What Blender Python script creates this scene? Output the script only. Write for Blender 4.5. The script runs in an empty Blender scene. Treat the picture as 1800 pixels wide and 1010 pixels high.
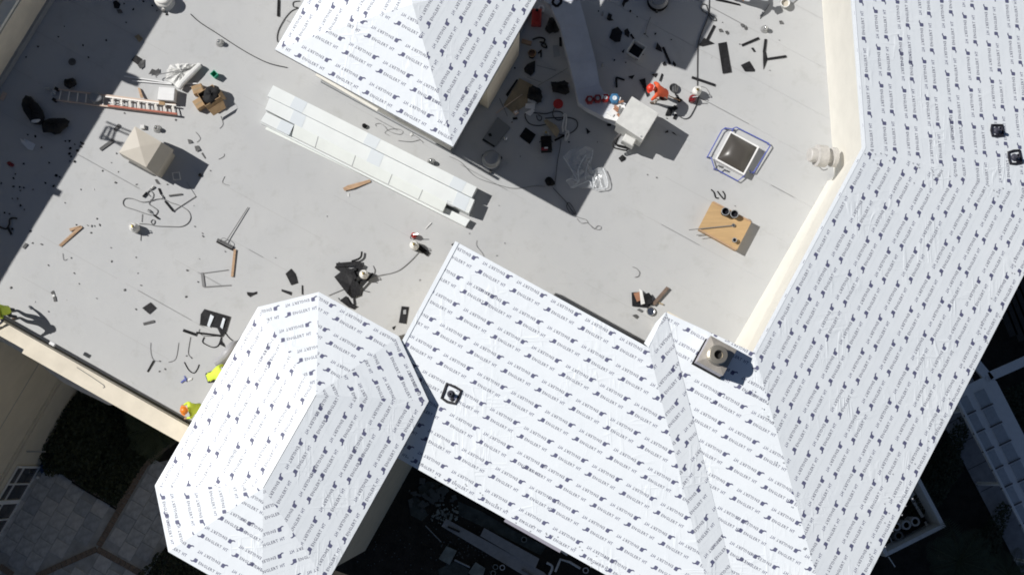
import bpy, bmesh, math, random
from mathutils import Vector, Matrix, Quaternion
random.seed(11)
R_ = math.radians
scene = bpy.context.scene
COL = scene.collection

# ------------------------------------------------------------------ camera
CAM_H, FPX = 50.0, 2600.0            # height over the flat roof, focal length in photo pixels (1800 wide)
NADIR = (890.0, 830.0)               # photo pixel straight below the drone
_d = Vector((NADIR[0]-900, 505-NADIR[1], -FPX)).normalized()
CROT = _d.rotation_difference(Vector((0, 0, -1))).to_matrix()
cam_data = bpy.data.cameras.new('camera')
cam_data.sensor_width = 36.0
cam_data.lens = 36.0*FPX/1800.0
cam_data.clip_start = 1.0
cam_data.clip_end = 3000.0
cam = bpy.data.objects.new('camera', cam_data)
cam.matrix_world = Matrix.Translation((0, 0, CAM_H)) @ CROT.to_4x4()
COL.objects.link(cam)
scene.camera = cam

# ------------------------------------------------------------------ light
SUN_EL, SH_ANG = R_(48.8), R_(-18.8)                 # sun height; bearing in which shadows fall
TOSUN = Vector((-math.cos(SH_ANG)*math.cos(SUN_EL), -math.sin(SH_ANG)*math.cos(SUN_EL), math.sin(SUN_EL)))
SUN_PER_M = Vector((TOSUN.x, TOSUN.y, 0))/TOSUN.z    # horizontal step towards the sun for each metre of height
world = bpy.data.worlds.new('World')
scene.world = world
world.use_nodes = True
wn = world.node_tree.nodes
sky = wn.new('ShaderNodeTexSky')
sky.sky_type = 'NISHITA'
sky.sun_disc = False
sky.sun_elevation = SUN_EL
sky.sun_rotation = math.atan2(TOSUN.x, TOSUN.y)
sky.altitude = 0
sky.air_density = 0.66
sky.dust_density = 0.3
world.node_tree.links.new(sky.outputs[0], wn['Background'].inputs[0])
wn['Background'].inputs[1].default_value = 0.05
sun_data = bpy.data.lights.new('sun', 'SUN')
sun_data.energy = 4.9
sun_data.angle = R_(0.53)
sun_data.color = (1.0, 0.975, 0.94)
sun = bpy.data.objects.new('sun', sun_data)
sun.rotation_euler = TOSUN.to_track_quat('Z', 'Y').to_euler()
sun.location = (-40, 14, 60)
COL.objects.link(sun)
scene.view_settings.view_transform = 'Standard'
scene.view_settings.look = 'None'
scene.view_settings.exposure = -0.22
scene.view_settings.gamma = 1.0
scene.view_settings.use_curve_mapping = False
scene.cycles.use_denoising = True
scene.cycles.max_bounces = 6
scene.cycles.filter_width = 1.8

# ------------------------------------------------------------------ measuring
def P(px, py, z=0.0):
    """place on the level z that the photograph shows at this pixel"""
    r = CROT @ Vector((px-900, 505-py, -FPX))
    k = (z-CAM_H)/r.z
    return Vector((r.x*k, r.y*k, z))
def PL(pts, z=0.0): return [P(x, y, z) for x, y in pts]
BA = R_(-29.0)                                        # the building's long axis
U = Vector((math.cos(BA), math.sin(BA), 0)); V = Vector((-math.sin(BA), math.cos(BA), 0)); Z = Vector((0, 0, 1))
def uv(p): return Vector((p.dot(U), p.dot(V)))
def W(u, v, z=0.0): return U*u + V*v + Z*z
def UV(px, py, z=0.0): return uv(P(px, py, z))

# ------------------------------------------------------------------ materials
MATS = {}
def mat(name, col, rough=0.6, metal=0.0, var=0.0, scale=6.0, bump=0.0, bscale=40.0, col2=None, stretch=None, spec=None, trans=0.0, alpha=1.0, detail=4.0):
    if name in MATS: return MATS[name]
    m = bpy.data.materials.new(name); m.use_nodes = True
    nt = m.node_tree; b = nt.nodes['Principled BSDF']; L = nt.links.new
    b.inputs['Base Color'].default_value = (*col, 1); b.inputs['Roughness'].default_value = rough; b.inputs['Metallic'].default_value = metal
    if spec is not None: b.inputs['Specular IOR Level'].default_value = spec
    if trans: b.inputs['Transmission Weight'].default_value = trans
    b.inputs['Alpha'].default_value = alpha
    if var or bump or col2:
        tc = nt.nodes.new('ShaderNodeTexCoord'); mp = nt.nodes.new('ShaderNodeMapping')
        L(tc.outputs['Object'], mp.inputs[0])
        if stretch: mp.inputs['Scale'].default_value = stretch; mp.inputs['Rotation'].default_value = (0, 0, -BA)
    if var or col2:
        n = nt.nodes.new('ShaderNodeTexNoise'); n.inputs['Scale'].default_value = scale; n.inputs['Detail'].default_value = detail; n.inputs['Roughness'].default_value = 0.62
        L(mp.outputs[0], n.inputs['Vector'])
        r = nt.nodes.new('ShaderNodeValToRGB'); L(n.outputs['Fac'], r.inputs[0])
        c2 = col2 if col2 else tuple(min(1, c*(1-var)) for c in col)
        c1 = col if col2 else tuple(min(1, c*(1+var*0.6)) for c in col)
        r.color_ramp.elements[0].position = 0.32; r.color_ramp.elements[0].color = (*c2, 1)
        r.color_ramp.elements[1].position = 0.68; r.color_ramp.elements[1].color = (*c1, 1)
        L(r.outputs[0], b.inputs['Base Color'])
    if bump:
        n2 = nt.nodes.new('ShaderNodeTexNoise'); n2.inputs['Scale'].default_value = bscale; n2.inputs['Detail'].default_value = 3
        L(mp.outputs[0], n2.inputs['Vector'])
        bp = nt.nodes.new('ShaderNodeBump'); bp.inputs['Strength'].default_value = bump; bp.inputs['Distance'].default_value = 0.02
        L(n2.outputs['Fac'], bp.inputs['Height']); L(bp.outputs[0], b.inputs['Normal'])
    MATS[name] = m
    return m

def deck_material():
    m = mat('roof_membrane', (0.53, 0.535, 0.535), 0.62)
    nt = m.node_tree; b = nt.nodes['Principled BSDF']; L = nt.links.new; N = nt.nodes.new
    tc = N('ShaderNodeTexCoord'); mp = N('ShaderNodeMapping'); L(tc.outputs['Object'], mp.inputs[0])
    big = N('ShaderNodeTexNoise'); big.inputs['Scale'].default_value = 0.35; big.inputs['Detail'].default_value = 6; big.inputs['Roughness'].default_value = 0.6; L(mp.outputs[0], big.inputs[0])
    r1 = N('ShaderNodeValToRGB'); r1.color_ramp.elements[0].position = .3; r1.color_ramp.elements[1].position = .7
    r1.color_ramp.elements[0].color = (0.445, 0.453, 0.457, 1); r1.color_ramp.elements[1].color = (0.49, 0.494, 0.49, 1); L(big.outputs['Fac'], r1.inputs[0])
    sm = N('ShaderNodeTexNoise'); sm.inputs['Scale'].default_value = 1.7; sm.inputs['Detail'].default_value = 8; sm.inputs['Roughness'].default_value = 0.7; L(mp.outputs[0], sm.inputs[0])
    r2 = N('ShaderNodeValToRGB'); r2.color_ramp.elements[0].position = .54; r2.color_ramp.elements[1].position = .80
    r2.color_ramp.elements[0].color = (0, 0, 0, 1); r2.color_ramp.elements[1].color = (.5, .5, .5, 1); L(sm.outputs['Fac'], r2.inputs[0])
    mx = N('ShaderNodeMix'); mx.data_type = 'RGBA'; L(r2.outputs[0], mx.inputs[0]); L(r1.outputs[0], mx.inputs[6]); mx.inputs[7].default_value = (0.33, 0.33, 0.31, 1)
    # thin scuff lines
    mp2 = N('ShaderNodeMapping'); mp2.inputs['Rotation'].default_value = (0, 0, -BA+.1); mp2.inputs['Scale'].default_value = (0.35, 5.0, 1); L(tc.outputs['Object'], mp2.inputs[0])
    sc = N('ShaderNodeTexNoise'); sc.inputs['Scale'].default_value = 1.2; sc.inputs['Detail'].default_value = 5; L(mp2.outputs[0], sc.inputs[0])
    r3 = N('ShaderNodeValToRGB'); r3.color_ramp.elements[0].position = .66; r3.color_ramp.elements[1].position = .75
    r3.color_ramp.elements[0].color = (0, 0, 0, 1); r3.color_ramp.elements[1].color = (.18, .18, .18, 1); L(sc.outputs['Fac'], r3.inputs[0])
    mx2 = N('ShaderNodeMix'); mx2.data_type = 'RGBA'; L(r3.outputs[0], mx2.inputs[0]); L(mx.outputs[2], mx2.inputs[6]); mx2.inputs[7].default_value = (0.36, 0.36, 0.35, 1)
    L(mx2.outputs[2], b.inputs['Base Color'])
    bp = N('ShaderNodeBump'); bp.inputs['Strength'].default_value = .25; bp.inputs['Distance'].default_value = .03
    n3 = N('ShaderNodeTexNoise'); n3.inputs['Scale'].default_value = 2.2; n3.inputs['Detail'].default_value = 4; L(mp.outputs[0], n3.inputs[0])
    L(n3.outputs['Fac'], bp.inputs['Height']); L(bp.outputs[0], b.inputs['Normal'])
    return m

def underlay_material():
    """white synthetic underlayment with soft creases; UV-free, driven by object space"""
    m = mat('white_underlayment', (0.80, 0.83, 0.85), 0.42)
    nt = m.node_tree; b = nt.nodes['Principled BSDF']; L = nt.links.new; N = nt.nodes.new
    tc = N('ShaderNodeTexCoord')
    def ridge(rot, sc, scale, lo, hi):
        mp = N('ShaderNodeMapping'); mp.inputs['Rotation'].default_value = (0, 0, rot); mp.inputs['Scale'].default_value = sc; L(tc.outputs['Object'], mp.inputs[0])
        n = N('ShaderNodeTexNoise'); n.inputs['Scale'].default_value = scale; n.inputs['Detail'].default_value = 3; n.inputs['Distortion'].default_value = 0.6; L(mp.outputs[0], n.inputs[0])
        a = N('ShaderNodeMath'); a.operation = 'SUBTRACT'; L(n.outputs['Fac'], a.inputs[0]); a.inputs[1].default_value = .5
        c = N('ShaderNodeMath'); c.operation = 'ABSOLUTE'; L(a.outputs[0], c.inputs[0])
        mr = N('ShaderNodeMapRange'); L(c.outputs[0], mr.inputs[0]); mr.inputs[1].default_value = lo; mr.inputs[2].default_value = hi; mr.inputs[3].default_value = 1; mr.inputs[4].default_value = 0
        return mr.outputs[0]
    # creases only in patches
    pn = N('ShaderNodeTexNoise'); pn.inputs['Scale'].default_value = .8; pn.inputs['Detail'].default_value = 2; L(tc.outputs['Object'], pn.inputs[0])
    pm = N('ShaderNodeMapRange'); L(pn.outputs['Fac'], pm.inputs[0]); pm.inputs[1].default_value = .50; pm.inputs[2].default_value = .70
    r1 = ridge(-BA-1.35, (1.9, .30, 1), .9, 0, .05); r2 = ridge(-BA+.25, (.28, 1.8, 1), .8, 0, .04)
    mx = N('ShaderNodeMath'); mx.operation = 'MAXIMUM'; L(r1, mx.inputs[0]); L(r2, mx.inputs[1])
    ml = N('ShaderNodeMath'); ml.operation = 'MULTIPLY'; L(mx.outputs[0], ml.inputs[0]); L(pm.outputs[0], ml.inputs[1])
    sn = N('ShaderNodeTexNoise'); sn.inputs['Scale'].default_value = 2.5; sn.inputs['Detail'].default_value = 3; L(tc.outputs['Object'], sn.inputs[0])
    ad = N('ShaderNodeMath'); ad.operation = 'MULTIPLY_ADD'; L(sn.outputs['Fac'], ad.inputs[0]); ad.inputs[1].default_value = .9; L(ml.outputs[0], ad.inputs[2])
    bp = N('ShaderNodeBump'); bp.inputs['Strength'].default_value = .36; bp.inputs['Distance'].default_value = .03
    L(ad.outputs[0], bp.inputs['Height']); L(bp.outputs[0], b.inputs['Normal'])
    cn = N('ShaderNodeTexNoise'); cn.inputs['Scale'].default_value = .6; cn.inputs['Detail'].default_value = 5; L(tc.outputs['Object'], cn.inputs[0])
    rr = N('ShaderNodeValToRGB'); rr.color_ramp.elements[0].position = .3; rr.color_ramp.elements[1].position = .7
    rr.color_ramp.elements[0].color = (.825, .865, .895, 1); rr.color_ramp.elements[1].color = (.865, .90, .925, 1); L(cn.outputs['Fac'], rr.inputs[0]); L(rr.outputs[0], b.inputs['Base Color'])
    return m

M_DECK = deck_material()
M_UND = underlay_material()
M_INK = mat('grey_print_ink', (0.18, 0.185, 0.24), 0.6)
M_EMB = mat('navy_print_ink', (0.115, 0.12, 0.21), 0.6)
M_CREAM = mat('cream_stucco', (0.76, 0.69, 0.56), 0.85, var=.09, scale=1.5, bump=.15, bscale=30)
M_WSTUC = mat('ivory_stucco', (0.80, 0.775, 0.70), 0.85, var=.05, scale=1.2, bump=.12, bscale=30)
M_WHITE = mat('white_paint', (0.80, 0.80, 0.79), 0.5, var=.05, scale=3)
M_PANEL = mat('white_panel_wrap', (0.77, 0.80, 0.79), 0.4, var=.04, scale=1.5)
M_PANEL2 = mat('cream_panel_wrap', (0.745, 0.775, 0.74), 0.4, var=.04, scale=1.5)
M_TAPE = mat('clear_tape', (0.70, 0.745, 0.775), 0.25)
M_BLACK = mat('black_membrane', (0.014, 0.014, 0.016), 0.6, spec=.25, var=.5, scale=9, bump=.5, bscale=14)
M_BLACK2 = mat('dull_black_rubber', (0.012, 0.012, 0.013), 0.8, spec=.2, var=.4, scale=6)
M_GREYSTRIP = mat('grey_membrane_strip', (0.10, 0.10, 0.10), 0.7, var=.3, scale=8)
M_METAL = mat('galvanised_metal', (0.55, 0.55, 0.54), 0.35, metal=.85, var=.1, scale=7)
M_STEEL = mat('bright_steel', (0.75, 0.75, 0.74), 0.22, metal=1.0)
M_ALU = mat('ladder_aluminium', (0.78, 0.75, 0.70), 0.5, metal=.25)
M_FIBRE = mat('red_fibreglass', (0.42, 0.12, 0.07), 0.5)
M_ORFIB = mat('faded_fibreglass', (0.60, 0.47, 0.38), 0.6)
M_HOOD = mat('beige_metal_paint', (0.53, 0.485, 0.41), 0.45, var=.05, scale=2)
M_DARK = mat('dark_void', (0.012, 0.012, 0.013), 0.7)
M_CARD = mat('cardboard', (0.42, 0.28, 0.15), 0.8, var=.15, scale=5)
M_WOOD = mat('weathered_pine', (0.47, 0.31, 0.19), 0.75, var=.3, scale=6, stretch=(1, 8, 1))
M_PLY = mat('plywood', (0.50, 0.33, 0.16), 0.7, var=.10, scale=2.5, stretch=(.5, 4, 1))
M_TAN = mat('tan_hardboard', (0.35, 0.28, 0.18), 0.8, var=.2, scale=3)
M_GREEN = mat('green_plastic', (0.04, 0.42, 0.26), 0.4)
M_RED = mat('red_plastic', (0.45, 0.025, 0.02), 0.4)
M_DKRED = mat('dark_red_plastic', (0.22, 0.012, 0.018), 0.4)
M_BLUE = mat('blue_plastic', (0.05, 0.17, 0.32), 0.4)
M_RAIL = mat('blue_rail_paint', (0.10, 0.13, 0.42), 0.4)
M_GREY = mat('grey_paint', (0.32, 0.33, 0.34), 0.6, var=.1, scale=3)
M_DUCT = mat('coated_duct_metal', (0.60, 0.62, 0.66), 0.5, var=.10, scale=1.6)
M_UNIT = mat('unit_casing', (0.66, 0.66, 0.63), 0.55, var=.10, scale=4)
M_TANK = mat('white_tank_paint', (0.80, 0.79, 0.75), 0.35)
M_BRASS = mat('brass_fitting', (0.45, 0.33, 0.12), 0.35, metal=.9)
M_HOSE = mat('hose_rubber', (0.05, 0.05, 0.052), 0.6)
M_WIRE = mat('grey_cable', (0.20, 0.20, 0.20), 0.6)
M_CLEAR = mat('clear_plastic_film', (0.85, 0.88, 0.90), 0.15, alpha=.34, bump=.6, bscale=6)
M_HAZYP = mat('frosted_plastic', (0.72, 0.76, 0.80), 0.25, alpha=.9)
M_GLASSD = mat('bronze_acrylic', (0.075, 0.068, 0.060), 0.34)
M_WINDOW = mat('dark_window_glass', (0.012, 0.014, 0.018), 0.08)
M_HIVIS = mat('hi_vis_lime', (0.66, 0.80, 0.07), 0.7)
M_ORANGE = mat('hi_vis_orange', (0.85, 0.13, 0.045), 0.7)
M_HELMO = mat('orange_helmet_shell', (0.85, 0.24, 0.02), 0.35)
M_HELMR = mat('red_helmet_shell', (0.75, 0.06, 0.03), 0.35)
M_SKIN = mat('skin', (0.42, 0.25, 0.17), 0.6)
M_JEAN = mat('dark_trousers', (0.045, 0.05, 0.065), 0.85)
M_KHAKI = mat('light_trousers', (0.50, 0.46, 0.40), 0.85)
M_BOOT = mat('work_boot', (0.10, 0.07, 0.05), 0.7)
M_CLOTH = mat('black_bag_cloth', (0.016, 0.016, 0.017), 0.85, bump=.6, bscale=12)
M_RAGW = mat('white_cloth', (0.70, 0.70, 0.68), 0.85, bump=.5, bscale=10)
M_PAVER = mat('limestone_paver', (0.50, 0.52, 0.53), 0.8, var=.3, scale=4)
M_PAVER2 = mat('dark_limestone_paver', (0.41, 0.435, 0.46), 0.8, var=.25, scale=4)
M_PAVER3 = mat('pale_limestone_paver', (0.55, 0.56, 0.56), 0.8, var=.2, scale=4)
M_BAND = mat('brown_brick_band', (0.24, 0.19, 0.15), 0.85, var=.3, scale=9)
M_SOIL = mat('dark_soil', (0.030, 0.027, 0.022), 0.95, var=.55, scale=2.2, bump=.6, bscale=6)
M_CONC = mat('weathered_concrete', (0.30, 0.33, 0.31), 0.9, var=.35, scale=3)
M_LEAF = mat('dark_leaf', (0.026, 0.040, 0.018), 0.6)
M_FROND = mat('palm_frond', (0.045, 0.065, 0.03), 0.6)
M_TRUNK = mat('palm_trunk', (0.13, 0.10, 0.075), 0.9)
M_DECKING = mat('dark_decking', (0.045, 0.04, 0.035), 0.8, var=.3, scale=4)
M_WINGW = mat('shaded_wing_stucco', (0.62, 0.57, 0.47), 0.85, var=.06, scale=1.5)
M_PVC = mat('white_pvc', (0.72, 0.72, 0.72), 0.4)
M_MASTIC = mat('black_mastic', (0.015, 0.014, 0.02), 0.5)
M_RUSTY = mat('copper_scrap', (0.40, 0.20, 0.12), 0.5)

# ------------------------------------------------------------------ building helpers
def tag(o, label=None, cat=None, group=None, kind=None):
    if label: o['label'] = label
    if cat: o['category'] = cat
    if group: o['group'] = group
    if kind: o['kind'] = kind
    return o
def thing(name, label, cat, loc, group=None):
    o = bpy.data.objects.new(name, None); o.empty_display_size = .3
    o.location = loc; COL.objects.link(o)
    return tag(o, label, cat, group)
def origin_of(o):
    p = Vector((0, 0, 0))
    while o is not None: p += o.location; o = o.parent
    return p
class MB:
    """collects faces in world coordinates"""
    def __init__(self): self.v = []; self.f = []; self.mi = []
    def add(self, vs, fs, mi=0):
        k = len(self.v); self.v += [Vector(p) for p in vs]
        for f in fs: self.f.append([i+k for i in f]); self.mi.append(mi)
        return self
    def prism(self, pts, z0, z1, mi=0):
        """level outline (world, any order) between two heights"""
        a = sum(pts[i].x*pts[(i+1) % len(pts)].y-pts[(i+1) % len(pts)].x*pts[i].y for i in range(len(pts)))
        if a < 0: pts = pts[::-1]
        n = len(pts); vs = [Vector((p.x, p.y, z0)) for p in pts]+[Vector((p.x, p.y, z1)) for p in pts]
        fs = [list(range(n))[::-1], list(range(n, 2*n))]+[[i, (i+1) % n, n+(i+1) % n, n+i] for i in range(n)]
        return self.add(vs, fs, mi)
    def slab(self, pts, t, mi=0):
        """planar outline with thickness t downwards along z"""
        nrm = (pts[1]-pts[0]).cross(pts[2]-pts[0])
        if nrm.z < 0: pts = pts[::-1]
        n = len(pts); vs = [p-Z*t for p in pts]+list(pts)
        fs = [list(range(n))[::-1], list(range(n, 2*n))]+[[i, (i+1) % n, n+(i+1) % n, n+i] for i in range(n)]
        return self.add(vs, fs, mi)
    def box(self, c, size, ax=None, mi=0, bev=0.0):
        """box resting with its bottom centre on c; ax: direction of its length"""
        x = (ax.copy() if ax else U.copy()); x.z = 0; x.normalize(); y = Z.cross(x)
        hx, hy, h = size[0]/2, size[1]/2, size[2]
        if bev <= 0:
            return self.prism([c+x*a+y*b for a, b in ((-hx, -hy), (hx, -hy), (hx, hy), (-hx, hy))], c.z, c.z+h, mi)
        ring = lambda i, z: [c+x*(a*(hx-i))+y*(b*(hy-i))+Z*z for a, b in ((-1, -1), (1, -1), (1, 1), (-1, 1))]
        vs = ring(0, 0)+ring(0, h-bev)+ring(bev, h)
        fs = [[3, 2, 1, 0], [8, 9, 10, 11]]+[[i, (i+1) % 4, 4+(i+1) % 4, 4+i] for i in range(4)]+[[4+i, 4+(i+1) % 4, 8+(i+1) % 4, 8+i] for i in range(4)]
        return self.add(vs, fs, mi)
    def beam(self, a, b, w, h, mi=0, up=Z):
        """square bar from a to b (centre line)"""
        d = (b-a).normalized(); s = d.cross(up)
        if s.length < 1e-4: s = d.cross(Vector((1, 0, 0)))
        s.normalize(); t = s.cross(d)
        q = [(-w/2, -h/2), (w/2, -h/2), (w/2, h/2), (-w/2, h/2)]
        vs = [a+s*i+t*j for i, j in q]+[b+s*i+t*j for i, j in q]
        return self.add(vs, [[0, 1, 2, 3], [7, 6, 5, 4]]+[[i, 4+i, 4+(i+1) % 4, (i+1) % 4] for i in range(4)], mi)
    def tube(self, pts, r, n=7, mi=0, closed=False):
        rs = r if isinstance(r, (list, tuple)) else [r]*len(pts); m = len(pts); vs = []
        for i, p in enumerate(pts):
            a = pts[(i-1) % m] if (closed or i > 0) else p; b = pts[(i+1) % m] if (closed or i < m-1) else p
            d = (b-a); d = d.normalized() if d.length > 1e-6 else Vector((1, 0, 0))
            s = d.cross(Z)
            if s.length < 1e-3: s = Vector((1, 0, 0))
            s.normalize(); t = s.cross(d)
            vs += [p+(s*math.cos(2*math.pi*k/n)+t*math.sin(2*math.pi*k/n))*rs[i] for k in range(n)]
        fs = []
        for i in range(m if closed else m-1):
            j = (i+1) % m
            fs += [[i*n+k, i*n+(k+1) % n, j*n+(k+1) % n, j*n+k] for k in range(n)]
        if not closed: fs += [list(range(n)), list(range((m-1)*n, m*n))[::-1]]
        return self.add(vs, fs, mi)
    def lathe(self, c, prof, n=20, mi=0, axis=None):
        """profile [(radius, height)] turned about a vertical (or given) axis at c"""
        ax = axis.normalized() if axis else Z
        s = ax.cross(Vector((0, 1, 0)) if abs(ax.y) < .9 else Vector((1, 0, 0))).normalized(); t = ax.cross(s)
        vs = []
        for r, h in prof:
            vs += [c+ax*h+(s*math.cos(2*math.pi*k/n)+t*math.sin(2*math.pi*k/n))*max(r, 1e-4) for k in range(n)]
        fs = []
        for i in range(len(prof)-1):
            fs += [[i*n+k, i*n+(k+1) % n, (i+1)*n+(k+1) % n, (i+1)*n+k] for k in range(n)]
        fs += [list(range(n))[::-1], list(range((len(prof)-1)*n, len(prof)*n))]
        return self.add(vs, fs, mi)
    def build(self, name, mats, parent=None, smooth=False, at=None):
        me = bpy.data.meshes.new(name)
        o = bpy.data.objects.new(name, me)
        if parent is not None:
            o.parent = parent; org = origin_of(parent)
        else:
            if at is None:
                n = max(1, len(self.v)); at = Vector((sum(p.x for p in self.v)/n, sum(p.y for p in self.v)/n, min(p.z for p in self.v)))
            org = at; o.location = at
        me.from_pydata([p-org for p in self.v], [], self.f)
        for m in (mats if isinstance(mats, (list, tuple)) else [mats]): me.materials.append(m)
        if any(self.mi): me.polygons.foreach_set('material_index', self.mi)
        if smooth: me.polygons.foreach_set('use_smooth', [True]*len(me.polygons))
        me.update()
        COL.objects.link(o)
        return o
def curve_pts(pts, sub=6):
    """Catmull-Rom through the points"""
    out = []; n = len(pts)
    for i in range(n-1):
        p0, p1, p2, p3 = pts[max(0, i-1)], pts[i], pts[i+1], pts[min(n-1, i+2)]
        for k in range(sub):
            t = k/sub
            out.append(.5*((2*p1)+(p2-p0)*t+(2*p0-5*p1+4*p2-p3)*t*t+(3*p1-p0-3*p2+p3)*t**3))
    out.append(pts[-1]); return out
def clip_half(poly, p, n):
    """keep the side (q-p).n >= 0 of a 2-D polygon"""
    out = []
    for i in range(len(poly)):
        a, b = poly[i], poly[(i+1) % len(poly)]
        da, db = (a-p).dot(n), (b-p).dot(n)
        if da >= 0: out.append(a)
        if (da >= 0) != (db >= 0): out.append(a+(b-a)*(da/(da-db)))
    return out
def clip_convex(poly, conv):
    for i in range(len(conv)):
        if len(poly) < 3: return []
        a, b = conv[i], conv[(i+1) % len(conv)]
        e = b-a; poly = clip_half(poly, a, Vector((-e.y, e.x)))
    return poly
def ccw(poly):
    a = sum(poly[i].x*poly[(i+1) % len(poly)].y-poly[(i+1) % len(poly)].x*poly[i].y for i in range(len(poly)))
    return poly if a > 0 else poly[::-1]

# ------------------------------------------------------------------ printed underlayment
def text_tris(body, width, height, shear=0.0):
    cu = bpy.data.curves.new('lettering', 'FONT'); cu.body = body; cu.resolution_u = 1; cu.fill_mode = 'FRONT'; cu.shear = shear; cu.space_character = 1.12; cu.offset = .014
    o = bpy.data.objects.new('lettering', cu); COL.objects.link(o)
    dg = bpy.context.evaluated_depsgraph_get(); me = o.evaluated_get(dg).to_mesh()
    me.calc_loop_triangles()
    vs = [Vector((v.co.x, v.co.y)) for v in me.vertices]; tr = [tuple(t.vertices) for t in me.loop_triangles]
    o.evaluated_get(dg).to_mesh_clear(); bpy.data.objects.remove(o); bpy.data.curves.remove(cu)
    x0, x1 = min(v.x for v in vs), max(v.x for v in vs); y0, y1 = min(v.y for v in vs), max(v.y for v in vs)
    vs = [Vector(((v.x-x0)/(x1-x0)*width, (v.y-y0)/(y1-y0)*height)) for v in vs]
    return [[vs[i] for i in t] for t in tr]
CAP = 0.098
LABEL = []          # (triangle, ink index)
for t in text_tris('ENGLERT', .56, CAP): LABEL.append(([p+Vector((.235, 0)) for p in t], 0))
for t in text_tris('HT', .15, CAP): LABEL.append(([p+Vector((.865, 0)) for p in t], 1))
def fan(pts): return [[pts[0], pts[i], pts[i+1]] for i in range(1, len(pts)-1)]
_body = [Vector(p) for p in ((.054, -.007), (.150, -.007), (.170, .014), (.177, .100), (.162, .124), (.078, .128), (.058, .106))]
_brim = [Vector(p) for p in ((-.040, .012), (-.030, -.022), (.02, -.034), (.075, -.006), (.060, .048), (.024, .014), (-.01, .006))]
for t in fan(_body)+[[_brim[0], _brim[1], _brim[6]], [_brim[1], _brim[2], _brim[6]], [_brim[6], _brim[2], _brim[5]], [_brim[5], _brim[2], _brim[3]], [_brim[5], _brim[3], _brim[4]]]:
    LABEL.append((t, 1))
PER, EXPO = 1.22, 0.785
def facet(parent, poly, seed=0, expo=EXPO, b_first=0.0):
    """covers a planar roof facet with lapped courses of printed underlayment"""
    rnd = random.Random(seed)
    n = (poly[1]-poly[0]).cross(poly[2]-poly[1]).normalized()
    if n.z < 0: n = -n
    up = (Z-n*n.z).normalized(); a = up.cross(n)
    org = min(poly, key=lambda p: p.z)
    q = ccw([Vector(((p-org).dot(a), (p-org).dot(up))) for p in poly])
    bmax = max(p.y for p in q); b0 = -b_first
    k = 0
    while b0 < bmax-.03:
        strip = clip_half(clip_half(q, Vector((0, b0)), Vector((0, 1))), Vector((0, b0+expo)), Vector((0, -1)))
        strip = [p for i, p in enumerate(strip) if (p-strip[i-1]).length > 1e-4]
        if len(strip) >= 3:
            rise = lambda b: .004+.0016*max(0, 1-(b-b0)/expo)
            pt = lambda p, e=0.0: org+a*p.x+up*p.y+n*(rise(p.y)+e)
            m = MB(); mN = len(strip)
            m.add([pt(p) for p in strip]+[org+a*p.x+up*p.y-n*.01 for p in strip], [list(range(mN))]+[[i, mN+i, mN+(i+1) % mN, (i+1) % mN] for i in range(mN)])
            co = m.build('underlayment_course', M_UND, parent)
            amin, amax = min(p.x for p in strip), max(p.x for p in strip)
            inner = strip
            pr = MB(); phase = rnd.uniform(0, PER); splice = rnd.uniform(amin, amax) if rnd.random() < .4 else 1e9
            for row in (0, 1):
                by = b0+.135 if row == 0 else b0+.135+.31+CAP
                x = amin-PER-phase
                jumped = False
                while x < amax+PER:
                    if x > splice and not jumped: x -= rnd.uniform(.2, .75)*PER; jumped = True
                    off = (lambda p: Vector((x+p.x, by+p.y))) if row == 0 else (lambda p: Vector((x+1.06-p.x, by-p.y)))
                    corners = [off(Vector(c)) for c in ((-.06, -.045), (1.03, -.045), (1.03, .155), (-.06, .155))]
                    inside = lambda p: all(((strip[(i+1) % mN]-strip[i]).x*(p-strip[i]).y-(strip[(i+1) % mN]-strip[i]).y*(p-strip[i]).x) > 0 for i in range(mN))
                    ins = [inside(c) for c in corners]
                    if all(ins):
                        for t, mi in LABEL: pr.add([pt(off(p), .003) for p in t], [[0, 1, 2]], mi)
                    elif clip_convex(ccw(corners), inner):
                        for t, mi in LABEL:
                            c = clip_convex(ccw([off(p) for p in t]), inner)
                            if len(c) >= 3: pr.add([pt(p, .003) for p in c], [list(range(len(c)))], mi)
                    x += PER
            if pr.f:
                po = pr.build('printed_lettering', [M_INK, M_EMB], co); tag(po, kind='stuff')
        b0 += expo; k += 1

PITCH = math.tan(R_(12.5))
GROUND = -11.0
class Plane:
    """roof plane through p falling towards the level direction d"""
    def __init__(self, p, d, s=PITCH): self.p, self.d, self.s = p, d.normalized(), s
    def z(self, q): return self.p.z-self.s*((q-self.p).dot(self.d))
    def px(self, x, y):
        """point of the plane seen at a photo pixel"""
        z = self.p.z
        for _ in range(30): z = self.z(P(x, y, z))
        return P(x, y, z)
    def at(self, q): return Vector((q.x, q.y, self.z(q)))
def meet(p1, p2, z):
    """point at height z on the fold of two planes (2-D solve)"""
    a1, b1 = p1.d.x, p1.d.y; c1 = (p1.p.z-z)/p1.s+p1.p.dot(p1.d)
    a2, b2 = p2.d.x, p2.d.y; c2 = (p2.p.z-z)/p2.s+p2.p.dot(p2.d)
    d = a1*b2-a2*b1
    return Vector(((c1*b2-c2*b1)/d, (a1*c2-a2*c1)/d, z))
def roof_body(parent, poly, t=.22, name='roof_deck'):
    return MB().slab([p-Z*.02 for p in poly], t, 0).build(name, M_WHITE, parent)

def inpoly(p, poly):
    r = False; n = len(poly)
    for i in range(n):
        a, b = poly[i], poly[(i+1) % n]
        if (a.y > p.y) != (b.y > p.y) and p.x < (b.x-a.x)*(p.y-a.y)/(b.y-a.y)+a.x: r = not r
    return r
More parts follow.
